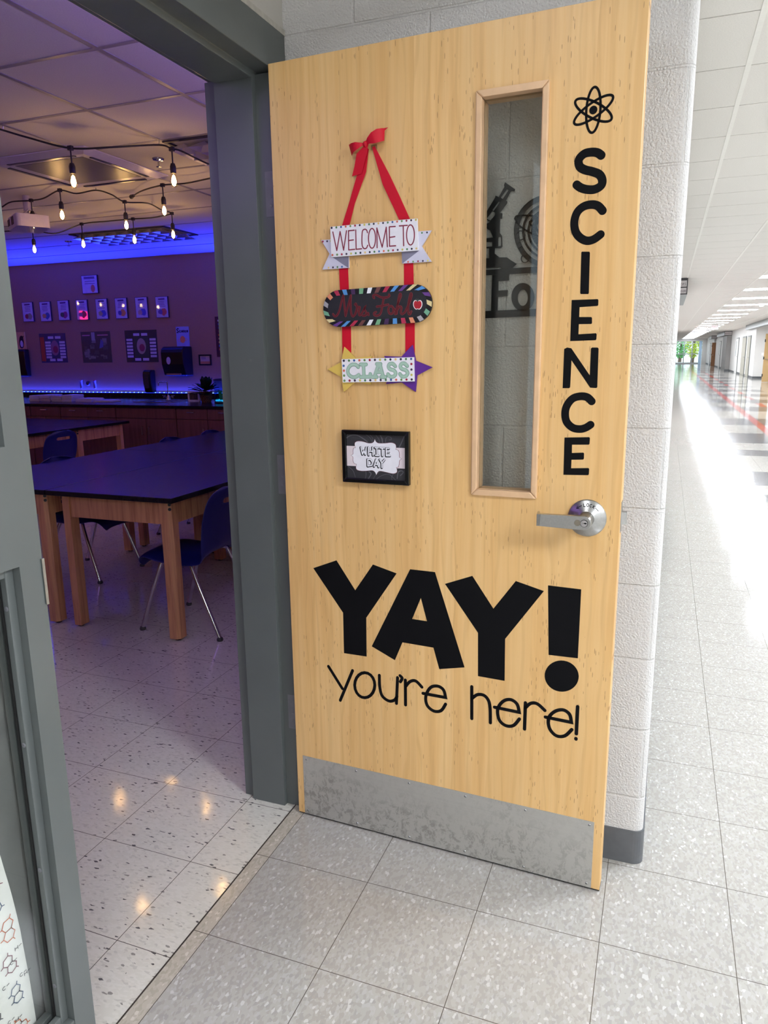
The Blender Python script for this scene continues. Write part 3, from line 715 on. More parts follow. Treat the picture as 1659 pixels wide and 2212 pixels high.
# =================================================================== HANGING WELCOME SIGN
hs = thing('welcome_sign', 'three tier wooden welcome sign hanging on red ribbons from the maple door', 'sign', DO, DA)
def RIB(f, poly, y0, y1): mb = MB(); mb.prism([f(p) for p in poly], y0, y1); return mb
s1 = 0.16878
f = Z(680, 260, s1, 0.004)
def strip3(ptsL, ptsR, depths, name='ribbon', th=0.0006):
    mb = MB(); A = []; Bq = []
    for a, b, d in zip(ptsL, ptsR, depths):
        a, b = f(a), f(b)
        if not isinstance(d, tuple): d = (d, d)
        A.append(mb.P((a[0], d[0], a[1]))); Bq.append(mb.P((b[0], d[1], b[1])))
    for i in range(len(A) - 1): mb.face((A[i], Bq[i], Bq[i + 1], A[i + 1]))
    return mb.build(name, M_RIBBON, hs, smooth=True, solid=th)
strip3([(655, 345), (560, 640), (440, 1040), (345, 1345)], [(695, 370), (660, 660), (510, 1060), (440, 1340)], [-0.006, -0.005, -0.0025, -0.002])
strip3([(738, 350), (870, 820), (980, 1060), (1075, 1270)], [(770, 330), (960, 700), (1090, 980), (1215, 1262)], [-0.006, -0.0045, -0.003, -0.002])
f = Z(680, 580, s1, 0.001)
for L4, R4 in (([(308, -60), (322, 280)], [(423, -60), (437, 270)]), ([(1141, -90), (1142, 240)], [(1260, -90), (1268, 240)]), ([(348, 700), (356, 1180)], [(462, 700), (468, 1180)]), ([(1158, 680), (1160, 1180)], [(1278, 680), (1281, 1180)])):
    strip3(L4, R4, [-0.001, -0.001])
f = Z(680, 260, s1, 0.004)
# bow
bow = [strip3([(672, 305), (620, 305), (560, 303), (505, 312), (446, 318)], [(672, 335), (630, 352), (575, 400), (530, 428), (482, 455)], [-0.013, -0.019, -0.023, -0.020, -0.008], 'bow_loop'),
       strip3([(668, 302), (705, 245), (762, 185), (830, 138), (880, 118), (908, 110)], [(676, 332), (735, 320), (800, 322), (848, 308), (884, 285), (892, 262)], [-0.013, -0.020, -0.025, -0.024, -0.017, (-0.010, -0.006)], 'bow_loop'),
       strip3([(770, 240), (870, 112), (942, 92)], [(800, 250), (900, 140), (938, 96)], [-0.010, -0.008, -0.006], 'bow_tail'),
       strip3([(640, 350), (555, 440), (520, 600), (483, 722)], [(700, 350), (690, 420), (640, 580), (612, 682)], [-0.014, -0.013, -0.010, -0.007], 'bow_tail')]
mb = MB(); c0 = f((670, 318)); mb.lathe([(0, -0.007), (0.006, -0.005), (0.008, 0), (0.006, 0.005), (0, 0.007)], (c0[0], -0.013, c0[1]), 'X', 14); mb.build('bow_knot', M_RIBBON, hs, smooth=True)
mb = MB(); c0 = f((755, 345)); mb.box((c0[0] - 0.008, -0.004, c0[1] - 0.006), (c0[0] + 0.008, 0, c0[1] + 0.007)); mb.build('hook', glass('clear_plastic', (0.85, 0.85, 0.85)), hs, bevel=0.002)
DOTC = [(52, 40, 66), (84, 132, 82), (64, 102, 160), (212, 104, 80), (110, 150, 90), (160, 34, 62), (60, 44, 70), (206, 196, 96), (76, 128, 84), (46, 40, 58), (222, 190, 120)]
def dots(par, f, pts, rpx, y, start=0):
    for k, p in enumerate(pts):
        c = DOTC[(k + start) % len(DOTC)]; a = f(p); rad = (Vector(f((p[0] + rpx, p[1]))) - Vector(a)).length
        mb = MB(); mb.prism(ell(a[0], a[1], rad, rad, 14), y, y - 0.0003); mb.build('dot', flat(c), par)
lerp = lambda a, b, n: [(a[0] + (b[0] - a[0]) * k / (n - 1), a[1] + (b[1] - a[1]) * k / (n - 1)) for k in range(n)]
# board 1: WELCOME TO
f = Z(680, 260, s1, 0.010); mat_w = flat((232, 230, 236)); mat_lav = flat((206, 204, 222)); mat_fold = flat((128, 126, 146)); mat_edge = flat((70, 62, 60))
mb = MB(); mb.prism([f(p) for p in [(203, 1365), (1313, 1257), (1327, 1665), (217, 1753)]], -0.0065, -0.0125); b1 = mb.build('welcome_board', mat_w, hs)
for pl in ([(72, 1530), (215, 1520), (222, 1753), (425, 1740), (427, 1885), (88, 1908), (180, 1705)], [(1315, 1418), (1485, 1405), (1362, 1610), (1485, 1805), (1110, 1830), (1105, 1683), (1320, 1665)]):
    mb = MB(); mb.prism([f(p) for p in pl], -0.002, -0.0064); mb.build('ribbon_tail', mat_lav, b1)
for pl in ([(225, 1753), (425, 1740), (426, 1884), (395, 1870)], [(1105, 1683), (1327, 1666), (1115, 1830)]):
    mb = MB(); mb.prism([f(p) for p in pl], -0.0064, -0.0069); mb.build('ribbon_fold', mat_fold, b1)
dots(b1, f, lerp((222, 1378), (1298, 1275), 19), 12, -0.0125); dots(b1, f, lerp((232, 1725), (1305, 1641), 19), 12, -0.0125, 3)
dots(b1, f, [(95, 1548), (150, 1545), (198, 1541), (1365, 1437), (1430, 1432), (168, 1884), (225, 1880), (282, 1876), (340, 1872), (1188, 1809), (1252, 1805), (1315, 1801), (1377, 1797), (1440, 1792)], 11, -0.0064, 5)
wt = [[[(237, 1430), (288, 1668)], [(288, 1668), (330, 1425)], [(330, 1425), (375, 1663)], [(375, 1663), (412, 1415)]], [[(510, 1408), (437, 1415)], [(437, 1415), (440, 1660)], [(440, 1660), (518, 1652)], [(438, 1540), (500, 1532)]], [[(530, 1405), (535, 1652)], [(535, 1652), (605, 1645)]],
      [[(680, 1440), (668, 1405), (640, 1397), (614, 1430), (610, 1580), (630, 1638), (665, 1638), (683, 1600)]], [ell(738, 1512, 45, 126, 24) + [ell(738, 1512, 45, 126, 24)[0]]], [[(803, 1632), (800, 1380)], [(800, 1380), (868, 1625)], [(868, 1625), (920, 1370)], [(920, 1370), (935, 1620)]],
      [[(1035, 1360), (960, 1365)], [(960, 1365), (962, 1612)], [(962, 1612), (1040, 1607)], [(962, 1500), (1030, 1490)]], [[(1087, 1353), (1190, 1346)], [(1137, 1350), (1143, 1607)]], [ell(1230, 1468, 50, 128, 24) + [ell(1230, 1468, 50, 128, 24)[0]]]]
for st in wt: stroke_letter(st, f, 13, (700, 1500), 'letter', flat((132, 38, 62)), b1, (-0.0125, -0.0129), True)
# board 2: name board, rounded, striped rim
f = Z(680, 580, s1, 0.010)
cl0, cr0 = f((113, 500)), f((1505, 448)); top, bot = f((800, 240)), f((800, 722))
cx, cz = (cl0[0] + cr0[0]) / 2, (top[1] + bot[1]) / 2; ang = math.atan2(f((1310, 690))[1] - f((360, 742))[1], f((1310, 690))[0] - f((360, 742))[0])
hl = (cr0[0] - cl0[0]) / 2; hh = (top[1] - bot[1]) / 2
def stadium(hl_, hh_, n=16):
    L0 = hl_ - hh_; P = []
    for k in range(n + 1): a = PI / 2 - PI * k / n; P.append((L0 + hh_ * math.cos(a), hh_ * math.sin(a)))
    for k in range(n + 1): a = -PI / 2 - PI * k / n; P.append((-L0 + hh_ * math.cos(a), hh_ * math.sin(a)))
    c_, s_ = math.cos(ang), math.sin(ang)
    return [(cx + x * c_ - y * s_, cz + x * s_ + y * c_) for x, y in P]
def resample(P, n):
    P = P + [P[0]]; d = [0]
    for a, b in zip(P, P[1:]): d.append(d[-1] + math.dist(a, b))
    out = []; j = 0
    for k in range(n):
        t = d[-1] * k / n
        while d[j + 1] < t: j += 1
        q = (t - d[j]) / (d[j + 1] - d[j] + 1e-12); out.append((P[j][0] + (P[j + 1][0] - P[j][0]) * q, P[j][1] + (P[j + 1][1] - P[j][1]) * q))
    return out
mb = MB(); mb.prism(stadium(hl, hh), -0.0065, -0.0125); b2 = mb.build('name_board', flat((16, 15, 19)), hs)
mb = MB(); mb.prism(stadium(hl - 0.0135, hh - 0.0135), -0.0125, -0.0128); mb.build('chalkboard_panel', flat((34, 35, 40)), b2)
N_ = 58 * 4; so, si = resample(stadium(hl, hh), N_), resample(stadium(hl - 0.0135, hh - 0.0135), N_)
SC = [(84, 146, 208), (104, 62, 138), (222, 204, 150), (116, 170, 140), (170, 165, 170), (224, 140, 104), (180, 50, 80), (84, 146, 208), (70, 44, 84), (116, 170, 130), (235, 235, 240), (110, 66, 62), (176, 44, 72)]
sm_ = {}
for k in range(29):
    c = SC[k % len(SC)]; m_ = MB(); i = k * 8
    m_.prism([si[i], si[(i + 4) % N_], so[(i + 11) % N_], so[(i + 7) % N_]], -0.0125, -0.0127); m_.build('rim_stripe', flat(c), b2)
nm = [[[(240, 585), (262, 612), (292, 598), (322, 535), (350, 420), (372, 345)], [(372, 345), (385, 470), (400, 608)], [(400, 608), (432, 480), (468, 345)], [(468, 345), (464, 450), (470, 560), (490, 612), (520, 592), (545, 540)]],
      [[(520, 592), (545, 510), (540, 470), (530, 452), (520, 462)], [(538, 480), (565, 495), (582, 500), (570, 555), (578, 598), (600, 590)]],
      [[(600, 590), (635, 525), (652, 490), (640, 520), (662, 560), (655, 600), (620, 603)], [(655, 600), (690, 572)]], [[(694, 590), (694, 596)]],
      [[(765, 380), (752, 352), (790, 338), (850, 368), (915, 375), (958, 355), (955, 335)], [(925, 368), (890, 385), (872, 470), (850, 570), (815, 602), (775, 600), (763, 575), (790, 558)], [(800, 488), (860, 480), (945, 462)]],
      [ell(980, 532, 33, 50, 20) + [ell(980, 532, 33, 50, 20)[0]], [(1008, 505), (1040, 545)]],
      [[(1035, 585), (1070, 450), (1108, 350), (1095, 328), (1076, 400), (1052, 580)], [(1055, 540), (1090, 490), (1115, 502), (1106, 560), (1125, 585), (1160, 560)]],
      [[(1160, 560), (1220, 430), (1245, 340), (1230, 328), (1206, 440), (1202, 560), (1222, 586), (1240, 550)]]]
for st in nm:
    stroke_letter(st, f, 25, (700, 500), 'letter_outline', flat((122, 46, 50)), b2, (-0.0128, -0.0130))
    stroke_letter(st, f, 17, (700, 500), 'letter', flat((92, 14, 24)), b2, (-0.0130, -0.0132))
app = [(1322, 418), (1355, 405), (1378, 430), (1380, 475), (1360, 515), (1340, 526), (1322, 520), (1303, 526), (1282, 512), (1265, 475), (1267, 430), (1290, 405)]
mb = MB(); mb.prism([f(p) for p in smooth_path(app + [app[0]])[:-1]], -0.0128, -0.0131); apo = mb.build('apple', flat((240, 236, 236)), b2)
mb = MB(); mb.prism([f((1322 + (p[0] - 1322) * 0.84, 468 + (p[1] - 468) * 0.84)) for p in smooth_path(app + [app[0]])[:-1]], -0.0131, -0.0133); mb.build('apple_skin', flat((176, 30, 44)), apo)
mb = MB(); mb.ribbon([f((1322, 420)), f((1328, 395))], 0.003, -0.0131, -0.0134); mb.prism([f(p) for p in [(1285, 405), (1300, 388), (1335, 392), (1340, 408), (1315, 412)]], -0.0131, -0.0133); mb.build('apple_leaf', flat((60, 64, 60)), apo)
# board 3: CLASS on a yellow and a purple star
star1 = [(155, 1290), (330, 1200), (368, 1003), (515, 1145), (725, 1122), (650, 1300), (718, 1487), (510, 1455), (362, 1580), (330, 1390)]
star2 = [(1497, 1265), (1285, 1180), (1243, 978), (1100, 1130), (880, 1120), (960, 1300), (905, 1480), (1105, 1460), (1283, 1580), (1302, 1370)]
mb = MB(); mb.prism([f(p) for p in [(348, 1160), (1268, 1135), (1275, 1445), (362, 1458)]], -0.0065, -0.0125); b3 = mb.build('class_board', flat((238, 236, 240)), hs)
mb = MB(); mb.prism([f(p) for p in star1], -0.0025, -0.0064); mb.build('yellow_star', flat((224, 190, 92)), b3)['label'] = 'yellow star'
mb = MB(); mb.prism([f(p) for p in star2], -0.0025, -0.0064); mb.build('purple_star', flat((92, 38, 138)), b3)['label'] = 'purple star'
dots(b3, f, lerp((377, 1180), (1238, 1157), 14), 14, -0.0125); dots(b3, f, lerp((385, 1435), (1245, 1420), 14), 14, -0.0125, 4)
dots(b3, f, [(375, 1245), (378, 1307), (381, 1370), (1241, 1222), (1242, 1293), (1243, 1361)], 14, -0.0125, 2)
def m_hatch():
    t = NT('green_hatch'); wv = t.new('ShaderNodeTexWave', bands_direction='DIAGONAL'); t.link(t.coord(), wv.inputs['Vector']); wv.inputs['Scale'].default_value = 190
    t.set(color=t.ramp(wv.outputs['Fac'], [(0.4, srgb(120, 172, 142)), (0.6, srgb(206, 222, 212))]), rough=0.6); return t.m
MH = m_hatch(); MG = flat((92, 140, 112))
Sx = [(1035, 1252), (1005, 1220), (965, 1222), (948, 1255), (968, 1288), (1015, 1303), (1040, 1340), (1020, 1378), (972, 1385), (942, 1352)]
cls = [[[(562, 1262), (530, 1232), (480, 1232), (442, 1265), (428, 1315), (445, 1362), (490, 1390), (535, 1385), (568, 1362)]],
       [[(590, 1228), (662, 1228)], [(628, 1228), (635, 1385)], [(592, 1388), (722, 1384)], [(718, 1384), (716, 1350)]],
       [[(768, 1388), (822, 1225)], [(838, 1225), (882, 1388)], [(798, 1222), (848, 1222)], [(742, 1388), (800, 1388)], [(852, 1388), (912, 1388)], [(788, 1325), (862, 1325)]],
       [Sx], [[(x + 152, y - 3) for x, y in Sx]]]
for st in cls:
    stroke_letter(st, f, 42, (700, 1300), 'letter_outline', MG, b3, (-0.0125, -0.0128)); stroke_letter(st, f, 31, (700, 1300), 'letter', MH, b3, (-0.0128, -0.0131))

# =================================================================== FRAMED DAY SIGN
pf = thing('picture_frame', 'small black framed chalkboard print stuck on the maple door below the hanging sign', 'picture frame', DO, DA)
f = Z(720, 910, 0.11453, 0.012)
PX0, PX1, PZ0, PZ1 = 0.1905, 0.384, 1.072, 1.2135; fw = 0.0115
out = [(PX0, PZ0), (PX1, PZ0), (PX1, PZ1), (PX0, PZ1)]; inn = [(PX0 + fw, PZ0 + fw), (PX1 - fw, PZ0 + fw), (PX1 - fw, PZ1 - fw), (PX0 + fw, PZ1 - fw)]
mb = MB()
for k in range(4): mb.prism([out[k], out[(k + 1) % 4], inn[(k + 1) % 4], inn[k]], -0.002, -0.016)
mb.build('frame', plain('black_frame', srgb(10, 10, 11), 0.25), pf, bevel=0.0015)
mb = MB(); mb.box((PX0 + fw, -0.004, PZ0 + fw), (PX1 - fw, -0.009, PZ1 - fw)); pr = mb.build('print', flat((52, 51, 55), 0.4), pf)
ff = lambda p: (PX0 + fw + (p[0] - 250) / (1335 - 250) * (PX1 - PX0 - 2 * fw), PZ1 - fw - (p[1] - 265) / (1095 - 265) * (PZ1 - PZ0 - 2 * fw))
mb = MB(); mb.prism([ff(p) for p in [(250, 488), (1335, 488), (1335, 868), (250, 868)]], -0.009, -0.0092); mb.build('pink_band', flat((226, 212, 216)), pr)
sw = [[(250, 340), (330, 290), (450, 285), (560, 340), (640, 400)], [(620, 270), (690, 320), (730, 400)], [(800, 270), (850, 340), (870, 420)], [(880, 270), (910, 330), (920, 400)], [(690, 268), (740, 330), (735, 400)], [(975, 400), (985, 320), (1020, 290), (1070, 300), (1080, 340), (1040, 350)], [(1310, 280), (1260, 400), (1215, 488)], [(270, 880), (360, 960), (400, 1080)], [(600, 960), (605, 1020), (590, 1090)], [(660, 960), (700, 1000), (650, 1090)], [(740, 1090), (790, 1010), (850, 960)], [(800, 1090), (900, 1020), (1030, 990), (1150, 1090)], [(1180, 1060), (1200, 940), (1260, 910), (1290, 940), (1240, 1000)], [(1085, 1090), (1080, 1040), (1110, 980)]]
mb = MB()
for k, st in enumerate(sw): mb.ribbon([ff(p) for p in smooth_path(st)], 0.0012 if k % 3 else 0.0026, -0.009, -0.0091)
mb.build('chalk_swirl', flat((96, 95, 100)), pr)
PLQ = [(780, 345), (800, 390), (850, 418), (960, 415), (1080, 400), (1150, 425), (1165, 480), (1155, 522), (1205, 540), (1220, 600), (1220, 660), (1262, 688), (1222, 722), (1215, 790), (1200, 840), (1165, 850), (1178, 905), (1165, 950), (1100, 970), (980, 950), (870, 935), (825, 960), (800, 1012), (770, 955), (720, 932), (620, 945), (520, 952), (440, 935), (420, 890), (432, 828), (385, 810), (368, 760), (368, 695), (330, 665), (370, 640), (372, 580), (385, 530), (425, 518), (405, 470), (415, 420), (470, 395), (560, 400), (660, 425), (730, 418), (765, 390)]
cusp = [(780, 345), (1155, 522), (1262, 688), (1165, 850), (800, 1012), (432, 828), (330, 665), (425, 518)]
ix = [PLQ.index(c) for c in cusp] + [len(PLQ)]; PLQ.append(PLQ[0]); sm2 = []
for a_, b_ in zip(ix, ix[1:]): sm2 += smooth_path(PLQ[a_:b_ + 1], 4)[:-1]
PLQ = sm2
big = [(795 + (p[0] - 795) * 1.018, 680 + (p[1] - 680) * 1.025) for p in PLQ]
mb = MB(); mb.prism([ff(p) for p in big], -0.0092, -0.0093); mb.build('plaque_edge', flat((110, 50, 64)), pr)
mb = MB(); mb.prism([ff(p) for p in PLQ], -0.0093, -0.0095); mb.build('plaque', flat((232, 230, 236)), pr)
wd_ = [[[(520, 505), (548, 635)], [(548, 635), (575, 565)], [(575, 565), (600, 635)], [(600, 635), (620, 505)]], [[(660, 500), (665, 645)], [(740, 497), (745, 645)], [(663, 572), (742, 572)]], [[(785, 502), (845, 502)], [(815, 502), (820, 645)], [(790, 645), (852, 645)]], [[(872, 502), (958, 502)], [(914, 502), (918, 645)]], [[(1040, 505), (988, 505)], [(988, 505), (990, 642)], [(990, 642), (1058, 640)], [(988, 572), (1040, 572)]],
       [[(645, 725), (700, 728)], [(700, 728), (732, 780)], [(732, 780), (718, 835)], [(718, 835), (645, 852)], [(645, 852), (645, 725)]], [[(762, 852), (802, 720)], [(802, 720), (845, 858)], [(778, 812), (832, 812)]], [[(868, 718), (906, 782)], [(906, 782), (955, 718)], [(906, 782), (906, 868)]]]
ink = flat((30, 32, 36)); lite = flat((238, 237, 242))
for st in wd_:
    stroke_letter([[(x - 7, y + 7) for x, y in s_] for s_ in st], ff, 44, (700, 700), 'letter_outline', ink, pr, (-0.0095, -0.0097)); stroke_letter(st, ff, 20, (700, 700), 'letter', lite, pr, (-0.0097, -0.0099))

# =================================================================== BLACK METAL WALL SIGN seen through the door window
ms = thing('metal_wall_sign', 'black metal sign with microscope and ringed planet, seen through the door window', 'sign', (0, 0.322, 0))
def Wp(u, v): P = on(u, v, 1, 0.320); return (P.x, P.z)
fz = lambda p: Wp(1030 + p[0] * 0.16276, 360 + p[1] * 0.16276)
SG = (-0.0035, -0.0005)
def cut(polys=(), strokes=(), name='piece', mat=None, dd=SG):
    mb = MB()
    for l in polys: mb.prism([[fz(p) for p in q] for q in l], *dd)
    for st, wpx in strokes:
        wd = (Vector(fz((300 + wpx, 900))) - Vector(fz((300, 900)))).length
        cl_ = st[0] == st[-1] and len(st) > 3
        mb.ribbon([fz(p) for p in (st[:-1] if cl_ else st)], wd, *dd, closed=cl_)
    return mb.build(name, mat or M_BLACKMETAL, ms)
cut([[[(-70, 1382), (950, 1318), (950, 1400), (-70, 1452)]], [[(-70, 1925), (950, 1880), (950, 1975), (-70, 2020)]]], [([(862, 1320), (852, 1990)], 26)], 'name_bar')
cut([[[(205, 1440), (430, 1425), (428, 1510), (288, 1520), (286, 1645), (410, 1638), (405, 1718), (282, 1728), (275, 1925), (190, 1928)]]], name='letter')
cut([[ell(612, 1732, 152, 188, 36), ell(610, 1740, 68, 108, 36)]], name='letter')
# microscope
cut([[[(375, 208), (508, 300), (500, 325), (455, 322), (370, 275), (362, 250)]], [[(372, 262), (455, 318), (390, 445), (360, 455), (310, 425), (295, 400)], [(395, 295), (425, 310), (345, 430), (318, 412)]],
     [[(250, 385), (405, 460), (400, 490), (215, 735), (150, 720), (90, 665), (245, 410)], [(205, 590), (245, 610), (240, 650), (180, 715), (130, 690)], [(290, 460), (310, 470), (225, 590), (205, 580)]],
     [[(300, 615), (340, 620), (335, 690), (310, 690), (305, 880), (335, 920), (340, 1060), (310, 1085), (240, 1080), (235, 1150), (300, 1205), (400, 1205), (450, 1240), (530, 1290), (490, 1325), (470, 1350), (330, 1360), (325, 1335), (-70, 1350), (-70, 1225), (165, 1215), (165, 1085), (70, 1085), (70, 960), (215, 940), (180, 850), (90, 800), (80, 770), (150, 750), (230, 700), (260, 660)], [(300, 930), (322, 940), (320, 1050), (285, 1060), (285, 940)], [(130, 1000), (205, 1000), (205, 1060), (130, 1065)]]], name='microscope')
# planet
def arcp(cx, cy, rx, ry, a0, a1, n=22): return [(cx + rx * math.cos(math.radians(a0 + (a1 - a0) * k / n)), cy + ry * math.sin(math.radians(a0 + (a1 - a0) * k / n))) for k in range(n + 1)]
PC = (960, 860)
cut([], [(arcp(*PC, 435, 455, 95, 275), 62), (arcp(*PC, 345, 360, 95, 275), 26), (arcp(*PC, 275, 290, 95, 275), 26), (arcp(*PC, 205, 220, 95, 265), 60), (arcp(1000, 770, 215, 190, 90, 275), 22)], 'planet')
ring = [(505, 690), (530, 655), (620, 648), (720, 652), (790, 665), (740, 715), (700, 735), (720, 775), (830, 850), (950, 905), (950, 965), (820, 925), (660, 850), (555, 775)]
cut([], [(smooth_path(ring) + [ring[0]], 20)], 'planet_ring')
cut([[ell(578, 912, 66, 66, 24), ell(578, 912, 52, 55, 24)], [ell(638, 1222, 54, 56, 24), ell(638, 1222, 42, 46, 24)]], name='moon')

# =================================================================== CLASSROOM FURNITURE
def lab_table(label, x0, x1, y0, y1, group='oak lab tables with black tops'):
    t = thing('lab_table', label, 'table', ((x0 + x1) / 2, (y0 + y1) / 2, 0), group=group)
    a, b = (x1 - x0) / 2, (y1 - y0) / 2
    mb = MB(); mb.box((-a, -b, 0.724), (a, b, 0.750)); mb.build('tabletop', M_RESIN, t, bevel=0.002)
    ins = 0.045; lw = 0.060; ch = 0.016
    for sx in (-1, 1):
        for sy in (-1, 1):
            cx, cy = sx * (a - ins), sy * (b - ins)
            p = [(cx - sx * ch, cy), (cx, cy - sy * ch), (cx, cy - sy * lw), (cx - sx * lw, cy - sy * lw), (cx - sx * lw, cy)]
            mb = MB(); mb.prism(p, 0.010, 0.724, XY); lg = mb.build('leg', M_OAK, t, bevel=0.0015)
            mb = MB(); mb.lathe([(0, 0), (0.017, 0), (0.020, 0.006), (0.020, 0.010)], (cx - sx * lw / 2, cy - sy * lw / 2, 0), 'Z', 14); mb.build('glide', M_BLACKPLASTIC, lg)
            d = Vector((sx, sy, 0)).normalized()
            for z in (0.707, 0.684):
                c = Vector((cx - sx * ch / 2, cy - sy * ch / 2, z)); mb = MB(); mb.tube([c - d * 0.002, c + d * 0.004], [0.0085, 0.0075], 12); mb.build('bolt', M_BLACKMETAL, lg)
    for sy in (-1, 1):
        mb = MB(); mb.box((-a + ins + 0.045, sy * (b - ins - 0.010), 0.605), (a - ins - 0.045, sy * (b - ins - 0.030), 0.7235)); mb.build('apron', M_OAK, t)
    for sx in (-1, 1):
        mb = MB(); mb.box((sx * (a - ins - 0.010), -b + ins + 0.045, 0.605), (sx * (a - ins - 0.030), b - ins - 0.045, 0.7235)); mb.build('apron', M_OAK, t)
    return t
lab_table('near oak lab table with black top, right of the seam, closest to the doorway', -1.968, -1.190, 1.235, 2.735)
lab_table('near oak lab table left of the seam, partly hidden by the grey mullion', -2.752, -1.974, 1.235, 2.735)
lab_table('far lab table behind the closest one, running towards the hinge jamb', -1.968, -1.190, 2.741, 4.241)
lab_table('far lab table on the left of the seam, third chair at its side', -2.752, -1.974, 2.741, 4.241)
lab_table('oak lab table end at the back, nearest the wall cabinets', -5.90, -4.375, 4.04, 4.80)
lab_table('oak lab table in the back row with the navy chair at its end', -5.90, -4.375, 3.274, 4.034)

def make_chair():
    t = thing('school_chair', '', 'chair')
    # shell: profile from seat front to back top, width per station (y forward, z up)
    prof = [(0.250, 0.345, 0.130), (0.256, 0.372, 0.160), (0.243, 0.402, 0.178), (0.20, 0.418, 0.192), (0.13, 0.420, 0.200), (0.05, 0.414, 0.202), (-0.04, 0.410, 0.200), (-0.12, 0.415, 0.196), (-0.165, 0.432, 0.192), (-0.190, 0.465, 0.190), (-0.203, 0.51, 0.200), (-0.212, 0.56, 0.208), (-0.222, 0.61, 0.210), (-0.234, 0.66, 0.205), (-0.240, 0.688, 0.198), (-0.245, 0.712, 0.188), (-0.252, 0.740, 0.165), (-0.257, 0.762, 0.120), (-0.259, 0.773, 0.060)]
    mb = MB(); nx = 14; g = []
    for k, (y, z, w_) in enumerate(prof):
        row = []
        for i in range(nx + 1):
            s_ = -1 + 2 * i / nx; x = w_ * s_
            seat = z < 0.44
            dz = (-0.034 * abs(s_) ** 5 * (1.0 if y < 0.15 else 0.35) - 0.006 * s_ * s_) if seat else 0; dy = 0.0 if seat else 0.035 * s_ * s_
            row.append(mb.P((x, y + dy, z + dz)))
        g.append(row)
    for k in range(len(prof) - 1):
        for i in range(nx):
            if prof[k][1] in (0.688,) and 4 <= i <= 9: continue
            mb.face((g[k][i], g[k][i + 1], g[k + 1][i + 1], g[k + 1][i]))
    sh_ = mb.build('seat_shell', M_BLUEPLASTIC, t, smooth=True)
    sh_.modifiers.clear()
    md = sh_.modifiers.new('thickness', 'SOLIDIFY'); md.thickness = 0.007; md.offset = -1
    md = sh_.modifiers.new('round', 'SUBSURF'); md.levels = 1; md.render_levels = 2
    for sx in (-1, 1):
        for top, mid, foot in (((0.10, 0.06, 0.398), (0.155, 0.10, 0.385), (0.205, 0.232, 0.012)), ((0.10, -0.05, 0.398), (0.155, -0.07, 0.385), (0.205, -0.245, 0.012))):
            path = smooth_path([(sx * top[0], top[1], top[2]), (sx * mid[0], mid[1], mid[2] + 0.006), (sx * (mid[0] + 0.022), mid[1] + (foot[1] - mid[1]) * 0.12, mid[2] - 0.045), (sx * foot[0], foot[1], foot[2])], 6)
            mb = MB(); mb.tube(path, 0.011, 12); lg = mb.build('leg', M_CHROME, t, smooth=True)
            mb = MB(); mb.lathe([(0, 0), (0.015, 0), (0.017, 0.007), (0.014, 0.016), (0.011, 0.020)], (sx * foot[0], foot[1], 0), 'Z', 14); mb.build('foot_cap', plain('grey_cap', srgb(60), 0.5) if 'grey_cap' not in bpy.data.materials else bpy.data.materials['grey_cap'], lg)
    mb = MB(); mb.box((-0.11, -0.06, 0.386), (0.11, -0.035, 0.401)); mb.box((-0.11, 0.045, 0.386), (0.11, 0.07, 0.401)); mb.build('seat_bracket', M_CHROME, t)
    return t
chair = make_chair()
spots = [(-1.295, 1.565, PI / 2, 'navy chair beside the closest lab table, backrest next to the hinge jamb'),
         (-2.555, 2.145, -PI / 2, 'navy chair on the far side of the near table, nearest the grey mullion'),
         (-2.555, 3.355, -PI / 2, 'navy chair whose back edge shows above the middle of the table'),
         (-2.555, 3.93, -PI / 2, 'navy chair whose back edge shows close to the hinge jamb'),
         (-4.36, 3.60, PI / 2, 'navy chair with its back to us at the end of a back-row table')]
for i, (x, y, rz, lab) in enumerate(spots):
    o = chair if i == 0 else copy_tree(chair)
    o.location = (x, y, 0); o.rotation_euler = (0, 0, rz); o['label'] = lab; o['group'] = 'navy school chairs'

